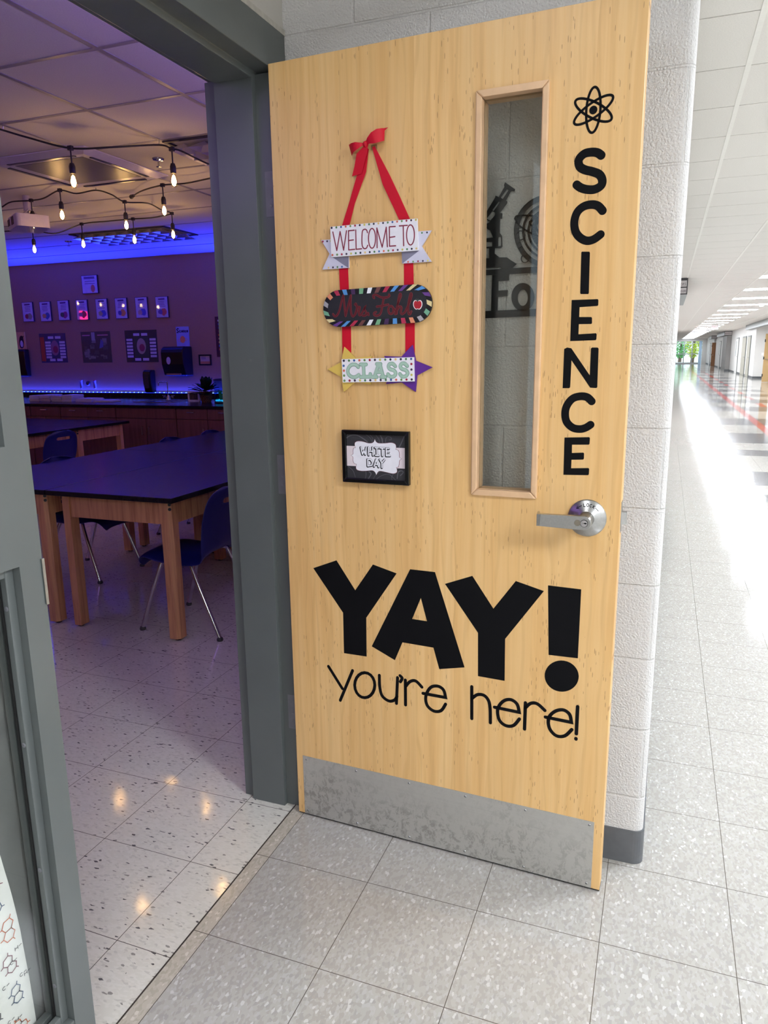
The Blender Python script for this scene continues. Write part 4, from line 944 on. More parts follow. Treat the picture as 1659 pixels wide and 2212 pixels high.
# --- base cabinets, worktop, sink and faucet along the back wall
YF = 5.42; ZC = 0.872   # deep counter
units = [(-7.30, -6.405, 1), (-6.40, -5.925, 1), (-5.92, -5.085, 2), (-5.08, -4.23, 0), (-4.225, -3.39, 2), (-3.385, -2.5, 1)]
ulab = ['leftmost dark base cabinet under the counter, mostly hidden', 'dark base cabinet with one wide drawer under the paper stacks', 'dark base cabinet with two drawers under the middle of the counter', 'dark sink base cabinet with a drawerless front', 'dark base cabinet with two drawers below the digital clock', 'dark base cabinet hidden behind the hinge jamb']
for (a, b, nd), lab in zip(units, ulab):
    c = thing('base_cabinet', lab, 'cabinet', (a, YF, 0), group='dark base cabinets')
    wd = b - a
    mb = MB(); mb.box((0, 0.02, 0.09), (wd, 1.25, 0.841)); mb.box((0.0, 0.07, 0.0), (wd, 1.25, 0.09)); mb.build('body', M_CAB, c)
    def pull(x, z, horiz, par):
        mb = MB()
        if horiz: mb.tube([(x - 0.048, 0.0, z), (x - 0.045, -0.025, z), (x + 0.045, -0.025, z), (x + 0.048, 0.0, z)], 0.005, 8)
        else: mb.tube([(x, 0.0, z - 0.048), (x, -0.025, z - 0.045), (x, -0.025, z + 0.045), (x, 0.0, z + 0.048)], 0.005, 8)
        mb.build('handle', M_CHROME, par)
    n = max(nd, 1)
    for k in range(n):
        xa, xb = wd * k / n + 0.004, wd * (k + 1) / n - 0.004
        mb = MB(); mb.box((xa, 0, 0.720), (xb, 0.02, 0.836)); d = mb.build('drawer' if nd else 'false_drawer', M_CAB, c, bevel=0.002)
        if nd: pull((xa + xb) / 2, 0.800, True, d)
    for k in range(2):
        xa, xb = wd * k / 2 + 0.004, wd * (k + 1) / 2 - 0.004
        mb = MB(); mb.box((xa, 0, 0.095), (xb, 0.02, 0.713)); d = mb.build('door', M_CAB, c, bevel=0.002)
        pull(xb - 0.045 if k == 0 else xa + 0.045, 0.575, False, d)
ct = thing('countertop', 'long black resin countertop with backsplash along the back wall', 'countertop', (0, 0, 0))
mb = MB(); mb.box((-8.3, YF - 0.02, 0.842), (-2.5, Y1C - 0.002, ZC)); mb.build('worktop', M_RESIN, ct, bevel=0.003)
mb = MB(); mb.box((-8.3, Y1C - 0.022, ZC), (-2.5, Y1C - 0.002, 0.942)); mb.build('backsplash', M_RESIN, ct)
# LED strip: tape with beads
ls = thing('led_strip', 'glowing blue LED strip along the top of the backsplash', 'light strip', (0, Y1C - 0.012, 0.942))
mb = MB(); mb.box((-8.2, -0.006, 0), (-2.6, 0.006, 0.004)); mb.build('tape', emit('blue_led_tape', (0.01, 0.03, 1.0), LED_BLUE), ls)
bead = MB(); bead.lathe([(0, 0.006), (0.006, 0.004), (0.008, 0)], (0, 0, 0), 'Z', 10); me = None
MBEAD = emit('blue_led_bead', (0.10, 0.26, 1.0), 14.0)
for k in range(78):
    x = -8.15 + k * 0.0705
    if me is None:
        o = bead.build('led_bead', MBEAD, ls); me = o.data
    else:
        o = bpy.data.objects.new('led_bead', me); COL.objects.link(o); o.parent = ls
    o.location = (x, -0.006, 0.003)
# paper stacks
for k, (x, n) in enumerate([(-6.76, 7), (-6.575, 8), (-6.39, 7), (-6.21, 8), (-5.93, 4), (-5.66, 2)]):
    st = MB(); rr = random.Random(k)
    yy = 5.95
    hw = 0.082 if k < 4 else 0.125
    for j in range(n):
        dx, dy, a = rr.uniform(-0.006, 0.006), rr.uniform(-0.012, 0.012), rr.uniform(-0.03, 0.03)
        c_, s_ = math.cos(a), math.sin(a); z0 = j * 0.0105
        q = [(x + dx + u * c_ - v * s_, yy + dy + u * s_ + v * c_) for u, v in ((-hw, -0.108), (hw, -0.108), (hw, 0.108), (-hw, 0.108))]
        st.prism(q, ZC + 0.0005 + z0, ZC + 0.009 + z0, XY)
    names = ['first stack of white booklets from the left on the counter', 'second stack of white booklets from the left on the counter', 'third stack of white booklets from the left on the counter', 'fourth stack of white booklets, tallest, on the counter', 'low slipping pile of white booklets right of the tall stacks', 'two loose white booklets at the right end of the pile']
    tag(st.build('booklet_stack', M_PAPER), names[k], 'papers', 'booklet stacks on the counter')
# faucet with sink rim
fx = -5.013
fc = thing('lab_faucet', 'chrome gooseneck lab faucet over the sink', 'faucet', (fx, 6.345, ZC))
mb = MB(); mb.lathe([(0.03, 0), (0.03, 0.012), (0.018, 0.03), (0.014, 0.06)], (0, 0, 0), 'Z', 18); mb.build('base', M_CHROME, fc, smooth=True)
mb = MB(); mb.tube(smooth_path([(0, 0, 0.05), (0, 0, 0.21), (-0.006, 0, 0.228), (-0.03, -0.01, 0.234), (-0.085, -0.03, 0.232), (-0.102, -0.04, 0.224), (-0.105, -0.04, 0.185)], 5), 0.008, 10); mb.build('spout', M_CHROME, fc, smooth=True)
for sx in (-1, 1):
    mb = MB(); mb.tube([(0, 0, 0.03), (sx * 0.07, 0, 0.04)], 0.008, 8); mb.tube([(sx * 0.07 - 0.02, 0, 0.055), (sx * 0.07 + 0.035, 0, 0.055)], 0.006, 8); mb.tube([(sx * 0.07, 0, 0.03), (sx * 0.07, 0, 0.06)], 0.009, 8); mb.build('tap', M_CHROME, fc)
sk = MB(); sk.prism([rrect(-5.20, 5.86, -4.62, 6.24, 0.04), list(reversed(rrect(-5.18, 5.88, -4.64, 6.22, 0.035)))], ZC + 0.0003, ZC + 0.006, XY); tag(sk.build('sink_rim', M_STEEL), 'steel sink rim set into the dark counter', 'sink')
# digital clock
cx_, cy_ = -4.448, 6.104
ck = thing('digital_clock', 'small white framed digital clock standing on the counter', 'clock', (cx_, cy_, ZC))
mb = MB(); mb.prism([rrect(-0.085, 0, 0.085, 0.125, 0.012), list(reversed(rrect(-0.062, 0.022, 0.062, 0.104, 0.006)))], -0.012, 0.012); mb.build('case', flat((222, 214, 214)), ck)
mb = MB(); mb.box((-0.062, -0.006, 0.022), (0.062, 0.010, 0.104)); mb.build('display', flat((92, 78, 72), 0.2), ck)
mb = MB()
for xs_ in ([(-0.045, 0.09), (-0.045, 0.036)], [(-0.02, 0.09), (-0.005, 0.09), (-0.02, 0.062), (-0.005, 0.062), (-0.02, 0.036), (-0.005, 0.036)]):
    pass
for seg in ([(-0.034, 0.092), (-0.034, 0.036)], [(0.008, 0.092), (0.040, 0.092), (0.040, 0.036), (0.008, 0.036), (0.008, 0.092)]): mb.ribbon(seg if seg[0] != seg[-1] else seg[:-1], 0.008, -0.006, -0.0066, closed=seg[0] == seg[-1])
mb.build('digits', flat((26, 22, 24)), ck)
# potted plant
pp = thing('potted_plant', 'dark leafy plant in a woven brown pot beside the clock', 'plant', (-4.215, 6.02, ZC))
def m_basket():
    t = NT('woven_basket'); ch = t.new('ShaderNodeTexChecker'); t.link(t.coord((1, 1, 1)), ch.inputs['Vector']); ch.inputs['Scale'].default_value = 60
    t.set(color=t.mix(ch.outputs['Fac'], srgb(120, 76, 50), srgb(84, 50, 34)), rough=0.8); return t.m
mb = MB(); mb.lathe([(0, 0), (0.055, 0), (0.072, 0.06), (0.075, 0.125), (0.066, 0.128), (0.06, 0.11), (0, 0.11)], (0, 0, 0), 'Z', 20); mb.build('pot', m_basket(), pp, smooth=True)
mb = MB(); rr = random.Random(3)
for k in range(64):
    a = rr.uniform(0, 2 * PI); el = rr.uniform(0.15, 1.4); L0 = rr.uniform(0.14, 0.235); wv_ = rr.uniform(0.026, 0.042)
    d = Vector((math.cos(a) * math.cos(el), math.sin(a) * math.cos(el) * 0.8, math.sin(el))); side = d.cross(Vector((0, 0, 1))).normalized()
    b0 = Vector((0, 0, 0.11)); pts = []
    for q, wq in ((0.35, 0.3), (0.6, 1.0), (0.85, 0.8), (1.0, 0.05)):
        c = b0 + d * L0 * q * 1.15 - Vector((0, 0, 0.05 * q * q)); pts.append((c - side * wv_ * wq, c + Vector((0, 0, -0.006)), c + side * wv_ * wq))
    ids = [[mb.P(x) for x in row] for row in pts]
    for r0, r1 in zip(ids, ids[1:]):
        mb.face((r0[0], r0[1], r1[1], r1[0])); mb.face((r0[1], r0[2], r1[2], r1[1]))
mb.build('leaves', flat((30, 52, 34), 0.35), pp, smooth=True, recalc=False)
# aquarium
aq = thing('aquarium', 'round glass fish tank glowing cyan on the counter by the hinge jamb', 'aquarium', (-3.893, 5.95, ZC))
mb = MB(); mb.lathe([(0, 0), (0.135, 0), (0.135, 0.02), (0, 0.02)], (0, 0, 0), 'Z', 32); mb.build('base', M_BLACKPLASTIC, aq)
mb = MB(); mb.lathe([(0.130, 0.02), (0.132, 0.28)], (0, 0, 0), 'Z', 40); mb.build('tank', glass('tank_glass', (0.35, 0.55, 0.72)), aq, smooth=True)
mb = MB(); mb.lathe([(0, 0.305), (0.03, 0.305), (0.03, 0.29), (0.12, 0.285), (0.136, 0.275), (0.136, 0.265), (0, 0.265)], (0, 0, 0), 'Z', 32); mb.build('lid', M_BLACKPLASTIC, aq, smooth=True)
mb = MB(); mb.lathe([(0, 0.262), (0.025, 0.26), (0.028, 0.25), (0, 0.245)], (0, 0, 0), 'Z', 16); mb.build('lamp', emit('cyan_lamp', (0.02, 0.45, 0.9), 6.0), aq)
mb = MB()
rr = random.Random(8)
for k in range(60):
    a, q = rr.uniform(0, 2 * PI), 0.118 * math.sqrt(rr.random()); s_ = rr.uniform(0.007, 0.013); mb.lathe([(0, -s_), (s_ * 0.8, -s_ * 0.4), (s_, 0.2 * s_), (0, s_ * 0.8)], (q * math.cos(a), q * math.sin(a), 0.03 + rr.uniform(0, 0.012)), 'Z', 7)
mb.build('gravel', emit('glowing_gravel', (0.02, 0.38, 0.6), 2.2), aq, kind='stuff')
mb = MB(); mb.prism([(-0.045, 0.035), (0.045, 0.035), (0.045, 0.085), (0.06, 0.085), (0, 0.13), (-0.06, 0.085), (-0.045, 0.085)], -0.03, 0.03); mb.build('castle', flat((110, 128, 140)), aq).location = (0.04, -0.04, 0)
mb = MB()
for k in range(9):
    a = rr.uniform(-0.6, 0.6); x = -0.07 + rr.uniform(-0.02, 0.02); mb.tube([(x, 0.0, 0.03), (x + 0.02 * a, 0, 0.09), (x + 0.06 * a, 0.0, 0.15)], [0.005, 0.006, 0.002], 6)
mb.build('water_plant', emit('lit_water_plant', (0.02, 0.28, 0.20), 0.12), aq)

# =================================================================== THINGS ON THE BACK WALL
YW = Y1C
def wp(u, v): P = on(u, v, 1, YW - 0.01); return (P.x, P.z)
def wall_rect(tl, br): a, b = wp(*tl), wp(*br); return a[0], b[1], b[0], a[1]     # x0,z0,x1,z1
quotes = [((48, 653), (75, 695), (150, 60, 60), (150, 146, 110)), ((85, 652), (114, 694), (200, 150, 80), (70, 100, 150)), ((125, 649), (152, 692), (70, 82, 60), (150, 60, 110)), ((164, 648), (193, 691), (180, 120, 140), (200, 60, 80)), ((206, 645), (236, 690), (170, 160, 110), (84, 96, 160)), ((248, 643), (278, 689), (84, 84, 150), (210, 140, 70)), ((291, 641), (323, 688), (190, 150, 130), (90, 92, 170)), ((335, 640), (367, 687), (110, 90, 140), (200, 100, 80))]
ql = ['with red and olive picture, leftmost of the row', 'with orange and blue picture, second from the left', 'with dark green and plum picture, third from the left', 'showing a red glow, fourth from the left', 'with tan and blue picture, fifth from the left', 'with orange dot on blue, sixth from the left', 'with an owl shape on blue, seventh from the left', 'with orange splash, rightmost of the row']
for (tl, br, c1, c2), lb in zip(quotes, ql):
    x0, z0, x1, z1 = wall_rect(tl, br); xc, zc = (x0 + x1) / 2, (z0 + z1) / 2; a, b = 0.098, 0.135
    q = thing('framed_quote', 'small glazed quote print ' + lb, 'picture', (xc, YW, zc), group='row of eight small quote prints')
    mb = MB(); mb.box((-a, -0.022, -b), (a, -0.001, b)); mb.build('frame', flat((60, 44, 62)), q)
    mb = MB(); mb.box((-a + 0.006, -0.0235, -b + 0.006), (a - 0.006, -0.022, b - 0.006)); pn = mb.build('print', flat((196, 186, 200), 0.5, True), q)
    mb = MB(); rr = random.Random(int(tl[0]))
    mb.ribbon([(-0.05, b - 0.035), (0.05, b - 0.033)], 0.022, -0.0235, -0.0238, caps=False)
    for k in range(4): mb.ribbon([(-0.06 + rr.uniform(0, 0.02), b - 0.065 - k * 0.02), (0.06 - rr.uniform(0, 0.02), b - 0.064 - k * 0.02)], 0.006, -0.0235, -0.0238, caps=False)
    mb.build('text_line', flat((96, 72, 104)), pn)
    for cc, xx, ss in ((c2, 0.025, 0.05), (c1, -0.025, 0.036)):
        mb = MB(); mb.prism([(xx + ss * rr.uniform(0.8, 1.1) * math.cos(2 * PI * k / 12), -b + 0.075 + ss * rr.uniform(0.75, 1.1) * math.sin(2 * PI * k / 12)) for k in range(12)], -0.0235, -0.0240 - (0.0003 if ss < 0.04 else 0)); mb.build('picture', flat(cc), pn)
x0, z0, x1, z1 = wall_rect((177, 597), (213, 632))
q = thing('framed_quote', 'single square welcome print hanging above the row of quote prints', 'picture', ((x0 + x1) / 2, YW, (z0 + z1) / 2))
mb = MB(); mb.box((-0.135, -0.022, -0.12), (0.135, -0.001, 0.12)); mb.build('frame', flat((60, 44, 62)), q)
mb = MB(); mb.box((-0.128, -0.0235, -0.113), (0.128, -0.022, 0.113)); pn = mb.build('print', flat((200, 190, 204), 0.5, True), q)
mb = MB(); mb.ribbon([(-0.09, 0.085), (0.09, 0.085)], 0.03, -0.0235, -0.0238, caps=False)
for z in (0.04, 0.01): mb.ribbon([(-0.08, z), (0.09, z)], 0.008, -0.0235, -0.0238, caps=False)
mb.build('text_line', flat((112, 92, 124)), pn)
mb = MB(); mb.prism(ell(0.05, -0.055, 0.035, 0.05, 16), -0.0235, -0.0239); mb.build('picture', flat((190, 110, 84)), pn)
# posters
def poster(label, tl, br, base, cards, centre, side=None, dark=False):
    x0, z0, x1, z1 = wall_rect(tl, br); a, b = (x1 - x0) / 2, (z1 - z0) / 2
    q = thing('science_poster', label, 'poster', ((x0 + x1) / 2, YW, (z0 + z1) / 2), group='laminated science posters')
    mb = MB(); mb.box((-a, -0.004, -b), (a, -0.0005, b)); pn = mb.build('sheet', flat(base, 0.5, True), q)
    Y_ = -0.004
    if side:
        mb = MB(); mb.box((-a + 0.01, Y_ - 0.0003, -b + 0.02), (-a + 0.085, Y_, b - 0.05)); mb.build('side_panel', flat(side), pn)
    mb = MB(); lx = -a + (0.10 if side else 0.02)
    if cards:
        for k in range(6):
            z = b - 0.11 - k * (2 * b - 0.16) / 6
            mb.box((lx, Y_ - 0.0004, z - 0.03), (lx + 0.10, Y_, z)); mb.box((a - 0.12, Y_ - 0.0004, z - 0.03), (a - 0.02, Y_, z))
        for k in range(2):
            x = -0.12 + k * 0.13 + (0.04 if side else 0); mb.box((x, Y_ - 0.0004, b - 0.075), (x + 0.10, Y_, b - 0.04)); mb.box((x, Y_ - 0.0004, -b + 0.02), (x + 0.10, Y_, -b + 0.055))
        mb.build('caption_card', flat((205, 196, 205)), pn)
        mb = MB(); mb.box((-0.12 + (0.04 if side else 0), Y_ - 0.0002, -b + 0.065), (0.12 + (0.04 if side else 0) * 0.5, Y_, b - 0.085)); mb.build('picture_field', flat((52, 72, 48) if not side else (52, 70, 92)), pn)
        ox = 0.03 if side else 0.0
        mb = MB(); mb.prism(ell(ox, 0, 0.075, 0.105, 18), Y_, Y_ - 0.0005); mb.build('cell_picture', flat(centre), pn)
        mb = MB(); mb.prism(ell(ox + 0.01, -0.02, 0.045, 0.05, 14), Y_ - 0.0005, Y_ - 0.0008); mb.build('cell_picture', flat((138, 60, 70)), pn)
    else:
        rr = random.Random(4)
        for c in ((96, 104, 92), (70, 80, 66), (120, 124, 116)):
            for k in range(9):
                mb = MB(); x, z = rr.uniform(-a + 0.03, a - 0.1), rr.uniform(-b + 0.03, b - 0.14); mb.box((x, Y_ - 0.0004 - 0.00003 * len(pn.children), z), (x + rr.uniform(0.03, 0.09), Y_, z + rr.uniform(0.01, 0.06)))
                mb.build('picture_patch', flat(c), pn)
        mb = MB(); mb.box((-0.07, Y_ - 0.0016, b - 0.12), (-0.01, Y_, b - 0.01)); mb.build('note', flat((150, 152, 150)), pn)
        mb = MB(); mb.prism([(0.05, -0.02), (0.12, 0.0), (0.13, 0.07), (0.09, 0.11)], Y_, Y_ - 0.0017); mb.build('picture_patch', flat((84, 96, 150)), pn)
        mb = MB(); mb.ribbon([(-a + 0.03, b - 0.05), (-0.1, b - 0.05)], 0.014, Y_, Y_ - 0.0018); mb.ribbon([(0.04, b - 0.05), (a - 0.04, b - 0.05)], 0.014, Y_, Y_ - 0.0018); mb.build('title', flat((196, 130, 150)), pn)
poster('blue cell poster with an orange strip down its left side', (83, 721), (146, 783), (44, 48, 84), True, (150, 110, 120), (176, 72, 44))
poster('dark green grey poster with patchwork pictures, middle of the three', (173, 717), (242, 783), (58, 64, 56), False, None)
poster('dark green cell poster with rows of white captions, right of the three', (268, 714), (342, 782), (40, 50, 42), True, (170, 150, 130))
# science booklet above the towel dispenser
x0, z0, x1, z1 = wall_rect((380, 706), (410, 754))
q = thing('booklet', 'pale blue science booklet with an orange planet, above the towel dispenser', 'book', ((x0 + x1) / 2, YW, (z0 + z1) / 2))
a, b = (x1 - x0) / 2, (z1 - z0) / 2
mb = MB(); mb.box((-a, -0.016, -b), (a, -0.001, b)); bk = mb.build('cover', flat((150, 160, 214)), q)
fq = lambda p: (-a + p[0] * 2 * a, -b + p[1] * 2 * b)
mb = MB(); sw_ = 0.012
for st in ([(0.22, 0.90), (0.14, 0.92), (0.08, 0.88), (0.12, 0.83), (0.2, 0.79), (0.16, 0.74), (0.07, 0.75)], [(0.36, 0.82), (0.29, 0.83), (0.26, 0.79), (0.3, 0.75), (0.37, 0.76)], [(0.43, 0.83), (0.43, 0.75)], [(0.49, 0.79), (0.58, 0.79), (0.56, 0.83), (0.5, 0.82), (0.49, 0.77), (0.57, 0.75)], [(0.63, 0.75), (0.63, 0.83), (0.69, 0.82), (0.70, 0.75)], [(0.83, 0.82), (0.77, 0.82), (0.75, 0.78), (0.78, 0.75), (0.83, 0.76)], [(0.88, 0.79), (0.96, 0.79), (0.94, 0.83), (0.89, 0.82), (0.88, 0.77), (0.95, 0.75)]): mb.ribbon([fq(p) for p in st], sw_ if st[0][0] < 0.3 else 0.009, -0.016, -0.0165)
mb.build('title', flat((24, 26, 52)), bk)
mb = MB(); mb.prism(ell(0, -0.02, 0.04, 0.045, 18), -0.016, -0.0168); mb.build('planet', flat((224, 132, 80)), bk)
mb = MB(); mb.ribbon(ell(0, -0.025, 0.075, 0.02, 24, rot=0.1), 0.006, -0.016, -0.0164, closed=True); mb.build('planet_ring', flat((200, 150, 140)), bk)
# penguin print, black box below
x1, z0 = wp(57, 754); z1 = wp(57, 717)[1]; x0 = x1 - 0.30
q = thing('penguin_print', 'yellow print of a penguin above a black dispenser, by the mullion', 'picture', ((x0 + x1) / 2, YW, (z0 + z1) / 2)); a, b = 0.15, (z1 - z0) / 2
mb = MB(); mb.box((-a, -0.016, -b), (a, -0.001, b)); bk = mb.build('panel', flat((224, 176, 110)), q)
mb = MB(); mb.prism(smooth_path([(0.09, 0.07), (0.115, 0.06), (0.14, 0.065), (0.12, 0.04), (0.125, -0.03), (0.10, -0.10), (0.05, -0.10), (0.035, -0.03), (0.055, 0.05), (0.09, 0.07)])[:-1], -0.016, -0.0166); mb.build('penguin', flat((24, 22, 36)), bk)
mb = MB(); mb.prism(ell(0.08, -0.045, 0.028, 0.048, 16), -0.0166, -0.017); mb.build('penguin_belly', flat((215, 200, 215)), bk)
def dispenser(name, label, tl, br, depth, oval=None, clear=False):
    a, b = wp(*tl), wp(*br); x0, z1, x1, z0 = a[0], a[1], b[0], b[1]; wd = x1 - x0; h = z1 - z0
    q = thing(name, label, 'dispenser', ((x0 + x1) / 2, YW, z0))
    mb = MB(); side = [(-0.002, 0), (-0.002, h), (-depth * 0.72, h), (-depth * 0.93, h * 0.93), (-depth, h * 0.80), (-depth * 0.97, h * 0.4), (-depth * 0.78, 0.02), (-depth * 0.7, 0)]
    mb.prism(side, -wd / 2, wd / 2, lambda p, d: (d, p[0], p[1])); mb.build('housing', M_BLACKPLASTIC, q, bevel=0.012)
    return q, wd, h
q, wd, h = dispenser('towel_dispenser', 'large black paper towel dispenser on the wall above the faucet', (367, 749), (418, 811), 0.22)
mb = MB(); mb.prism(ell(-0.05, h * 0.52, 0.032, 0.048, 20), -0.225, -0.2215); mb.build('paper_window', flat((200, 186, 196)), q)
mb = MB(); mb.box((-wd * 0.36, -0.19, 0.012), (wd * 0.3, -0.176, 0.03)); mb.build('paper_edge', flat((168, 130, 96)), q)
q, wd, h = dispenser('soap_dispenser', 'narrow black soap dispenser on the wall left of the faucet', (318, 799), (338, 848), 0.12)
mb = MB(); mb.prism(rrect(-wd * 0.32, h * 0.2, wd * 0.32, h * 0.82, 0.02), -0.126, -0.118); mb.build('soap_window', plain('smoky_window', srgb(60, 56, 60), 0.08), q)
dispenser('towel_dispenser', 'black wall dispenser below the penguin print, cut by the mullion', (40, 755), (68, 813), 0.10)
# small framed note and dark poster at the jamb
x0, z0, x1, z1 = wall_rect((429, 766), (457, 789))
q = thing('picture_frame', 'small black framed note on the back wall right of the towel dispenser', 'picture frame', ((x0 + x1) / 2, YW, (z0 + z1) / 2)); a, b = (x1 - x0) / 2, (z1 - z0) / 2
mb = MB(); mb.prism([rrect(-a, -b, a, b, 0.003), list(reversed(rrect(-a + 0.018, -b + 0.018, a - 0.018, b - 0.018, 0.002)))], -0.015, -0.001); mb.build('frame', M_BLACKMETAL, q)
mb = MB(); mb.box((-a + 0.018, -0.006, -b + 0.018), (a - 0.018, -0.001, b - 0.018)); pn = mb.build('note', flat((206, 180, 172)), q)
mb = MB(); mb.box((-a + 0.022, -0.0066, -b + 0.02), (a - 0.022, -0.006, -b + 0.05)); mb.build('picture', flat((206, 140, 100)), pn)
mb = MB()
for z in (0.035, 0.015): mb.ribbon([(-0.06, z), (0.01, z)], 0.007, -0.006, -0.0066, caps=False)
mb.build('text_line', flat((90, 90, 140)), pn)
x0, z1 = wp(463, 684); z0 = wp(470, 771)[1]; x1 = x0 + 0.36
q = thing('list_poster', 'tall maroon poster with stacked text lines, cut by the hinge jamb', 'poster', ((x0 + x1) / 2, YW, (z0 + z1) / 2)); a, b = (x1 - x0) / 2, (z1 - z0) / 2
mb = MB(); mb.box((-a, -0.004, -b), (a, -0.0005, b)); pn = mb.build('sheet', flat((70, 26, 36)), q)
tc_ = [(220, 210, 215), (60, 80, 150), (50, 60, 110), (110, 50, 50), (200, 110, 50), (190, 150, 110), (196, 150, 100), (60, 80, 150), (190, 60, 70)]
for k, c in enumerate(tc_):
    mb = MB(); z = b - 0.05 - k * (2 * b - 0.1) / 9; mb.ribbon([(-a + 0.04, z), (a - 0.06 - 0.03 * (k % 3), z)], 0.022, -0.004, -0.0045, caps=False); mb.build('text_line', flat(c), pn)
# three little cups above the strip
for (u, v, nm, c, lab) in ((178, 830, 'test_tube', (190, 150, 140), 'pale little tube fixed to the wall above the blue strip, left of three'), (207, 830, 'test_tube', (200, 90, 90), 'red topped little tube on the wall above the blue strip, right of three')):
    P = wp(u, v); q = thing(nm, lab, 'test tube', (P[0], YW - 0.03, P[1] - 0.06))
    mb = MB(); mb.lathe([(0, 0), (0.018, 0.004), (0.02, 0.02), (0.02, 0.10), (0.024, 0.105)], (0, 0, 0), 'Z', 14); mb.build('tube', flat((150, 130, 160), 0.2), q, smooth=True)
    mb = MB(); mb.lathe([(0.025, 0.105), (0.025, 0.118), (0, 0.120)], (0, 0, 0), 'Z', 14); mb.build('cap', flat(c), q, smooth=True)
    mb = MB(); mb.box((-0.006, 0.018, 0.04), (0.006, 0.03, 0.06)); mb.build('clip', M_STEEL, q)
P = wp(193, 828); mb = MB(); mb.lathe([(0, -0.032), (0.02, -0.026), (0.03, -0.008), (0.03, 0.01), (0.02, 0.026), (0, 0.032)], (P[0], YW - 0.031, P[1]), 'Z', 16); tag(mb.build('knob', flat((70, 50, 60)), smooth=True), 'dark round knob on the wall between the two little tubes', 'knob')
# red LED sign on the window side wall, seen only as a reflection
rs = thing('led_sign', 'red LED sign on the wall opposite the doorway, mirrored in a print', 'sign', (X0C, 2.28, 2.30))
mb = MB(); mb.box((0.001, -0.13, -0.11), (0.03, 0.13, 0.11)); mb.build('case', M_BLACKPLASTIC, rs)
mb = MB(); mb.box((0.03, -0.105, -0.085), (0.032, 0.105, 0.085)); mb.build('led_panel', emit('red_led', (1.0, 0.01, 0.03), 45.0), rs)

# =================================================================== CLASSROOM CEILING
# air-conditioning cassette
ac_ = thing('ceiling_cassette', 'square ceiling air conditioner with slotted edges and a dark centre panel', 'air conditioner', (-2.89, 2.74, H - 0.003))
S0, S1 = 0.42, 0.24
mb = MB()
o_ = [(-S0, -S0), (S0, -S0), (S0, S0), (-S0, S0)]; i_ = [(-0.36, -0.36), (0.36, -0.36), (0.36, 0.36), (-0.36, 0.36)]; j_ = [(-0.285, -0.285), (0.285, -0.285), (0.285, 0.285), (-0.285, 0.285)]
for A, Bq, z0, z1 in ((o_, i_, -0.006, -0.030), (i_, j_, -0.030, -0.022)):
    for k in range(4):
        k2 = (k + 1) % 4; mb.quad((*A[k], z0), (*A[k2], z0), (*Bq[k2], z1), (*Bq[k], z1))
mb.box((-S0, -S0, -0.006), (S0, S0, 0.0)); mb.build('panel', flat((205, 200, 205), 0.35), ac_)
mb = MB(); mb.box((-0.285, -0.285, -0.024), (0.285, 0.285, -0.008)); mb.build('intake_grille', plain('smoky_grille', srgb(96, 90, 90), 0.42), ac_)
for k in range(4):
    mb = MB(); a = k * PI / 2; c_, s_ = math.cos(a), math.sin(a); R4 = lambda x, y: (x * c_ - y * s_, x * s_ + y * c_)
    q = [R4(-0.28, 0.335), R4(0.28, 0.335), R4(0.28, 0.36), R4(-0.28, 0.36)]; mb.prism(q, -0.0335, -0.027, XY); mb.build('air_slot', M_BLACKPLASTIC, ac_)
M_LOUVRE = plain('mirror_louvre', srgb(226, 222, 226), 0.28, 0.9, var=0.02)
# troffers with pillowed louvre
def troffer(label, x0, x1, y0, y1):
    t = thing('troffer_light', label, 'ceiling light', ((x0 + x1) / 2, (y0 + y1) / 2, H), group='unlit classroom ceiling lights'); a, b = (x1 - x0) / 2, (y1 - y0) / 2
    mb = MB(); mb.prism([[(-a, -b), (a, -b), (a, b), (-a, b)], [(-a + 0.02, b - 0.02), (a - 0.02, b - 0.02), (a - 0.02, -b + 0.02), (-a + 0.02, -b + 0.02)]], -0.012, 0.0, XY); mb.build('trim', flat((40, 36, 44)), t)
    mb = MB(); nx, ny = max(2, round((x1 - x0) / 0.15)), max(2, round((y1 - y0) / 0.15)); dx, dy = (2 * a - 0.04) / nx, (2 * b - 0.04) / ny
    for i in range(nx):
        for j in range(ny):
            xa, ya = -a + 0.02 + i * dx, -b + 0.02 + j * dy; c = mb.P((xa + dx / 2, ya + dy / 2, -0.004)); q = [mb.P(p) for p in ((xa, ya, -0.050), (xa + dx, ya, -0.050), (xa + dx, ya + dy, -0.050), (xa, ya + dy, -0.050))]
            for k in range(4): mb.face((q[k], q[(k + 1) % 4], c))
    mb.build('louvre', M_LOUVRE, t, recalc=False)
troffer('unlit louvred ceiling light at the hinge jamb, above the first light string', -1.974, -0.76, 2.436, 3.03)
troffer('unlit louvred ceiling light over the back tables', -5.02, -3.81, 4.872, 5.47)
# sprinklers
for (u, v, lab) in ((342, 346, 'ceiling sprinkler right of the air conditioner'), (148, 523, 'ceiling sprinkler left of the back light')):
    P = on(u, v, 2, H - 0.01); q = thing('sprinkler', lab, 'sprinkler', (P.x, P.y, H))
    mb = MB(); mb.lathe([(0, 0), (0.04, -0.001), (0.036, -0.009), (0.012, -0.012), (0, -0.012)], (0, 0, 0), 'Z', 20); mb.build('escutcheon', M_CHROME, q, smooth=True)
    mb = MB(); mb.tube([(0, 0, -0.01), (0, 0, -0.05)], 0.006, 8); mb.lathe([(0, -0.05), (0.018, -0.05), (0.018, -0.052), (0, -0.054)], (0, 0, 0), 'Z', 12); mb.build('head', M_CHROME, q)
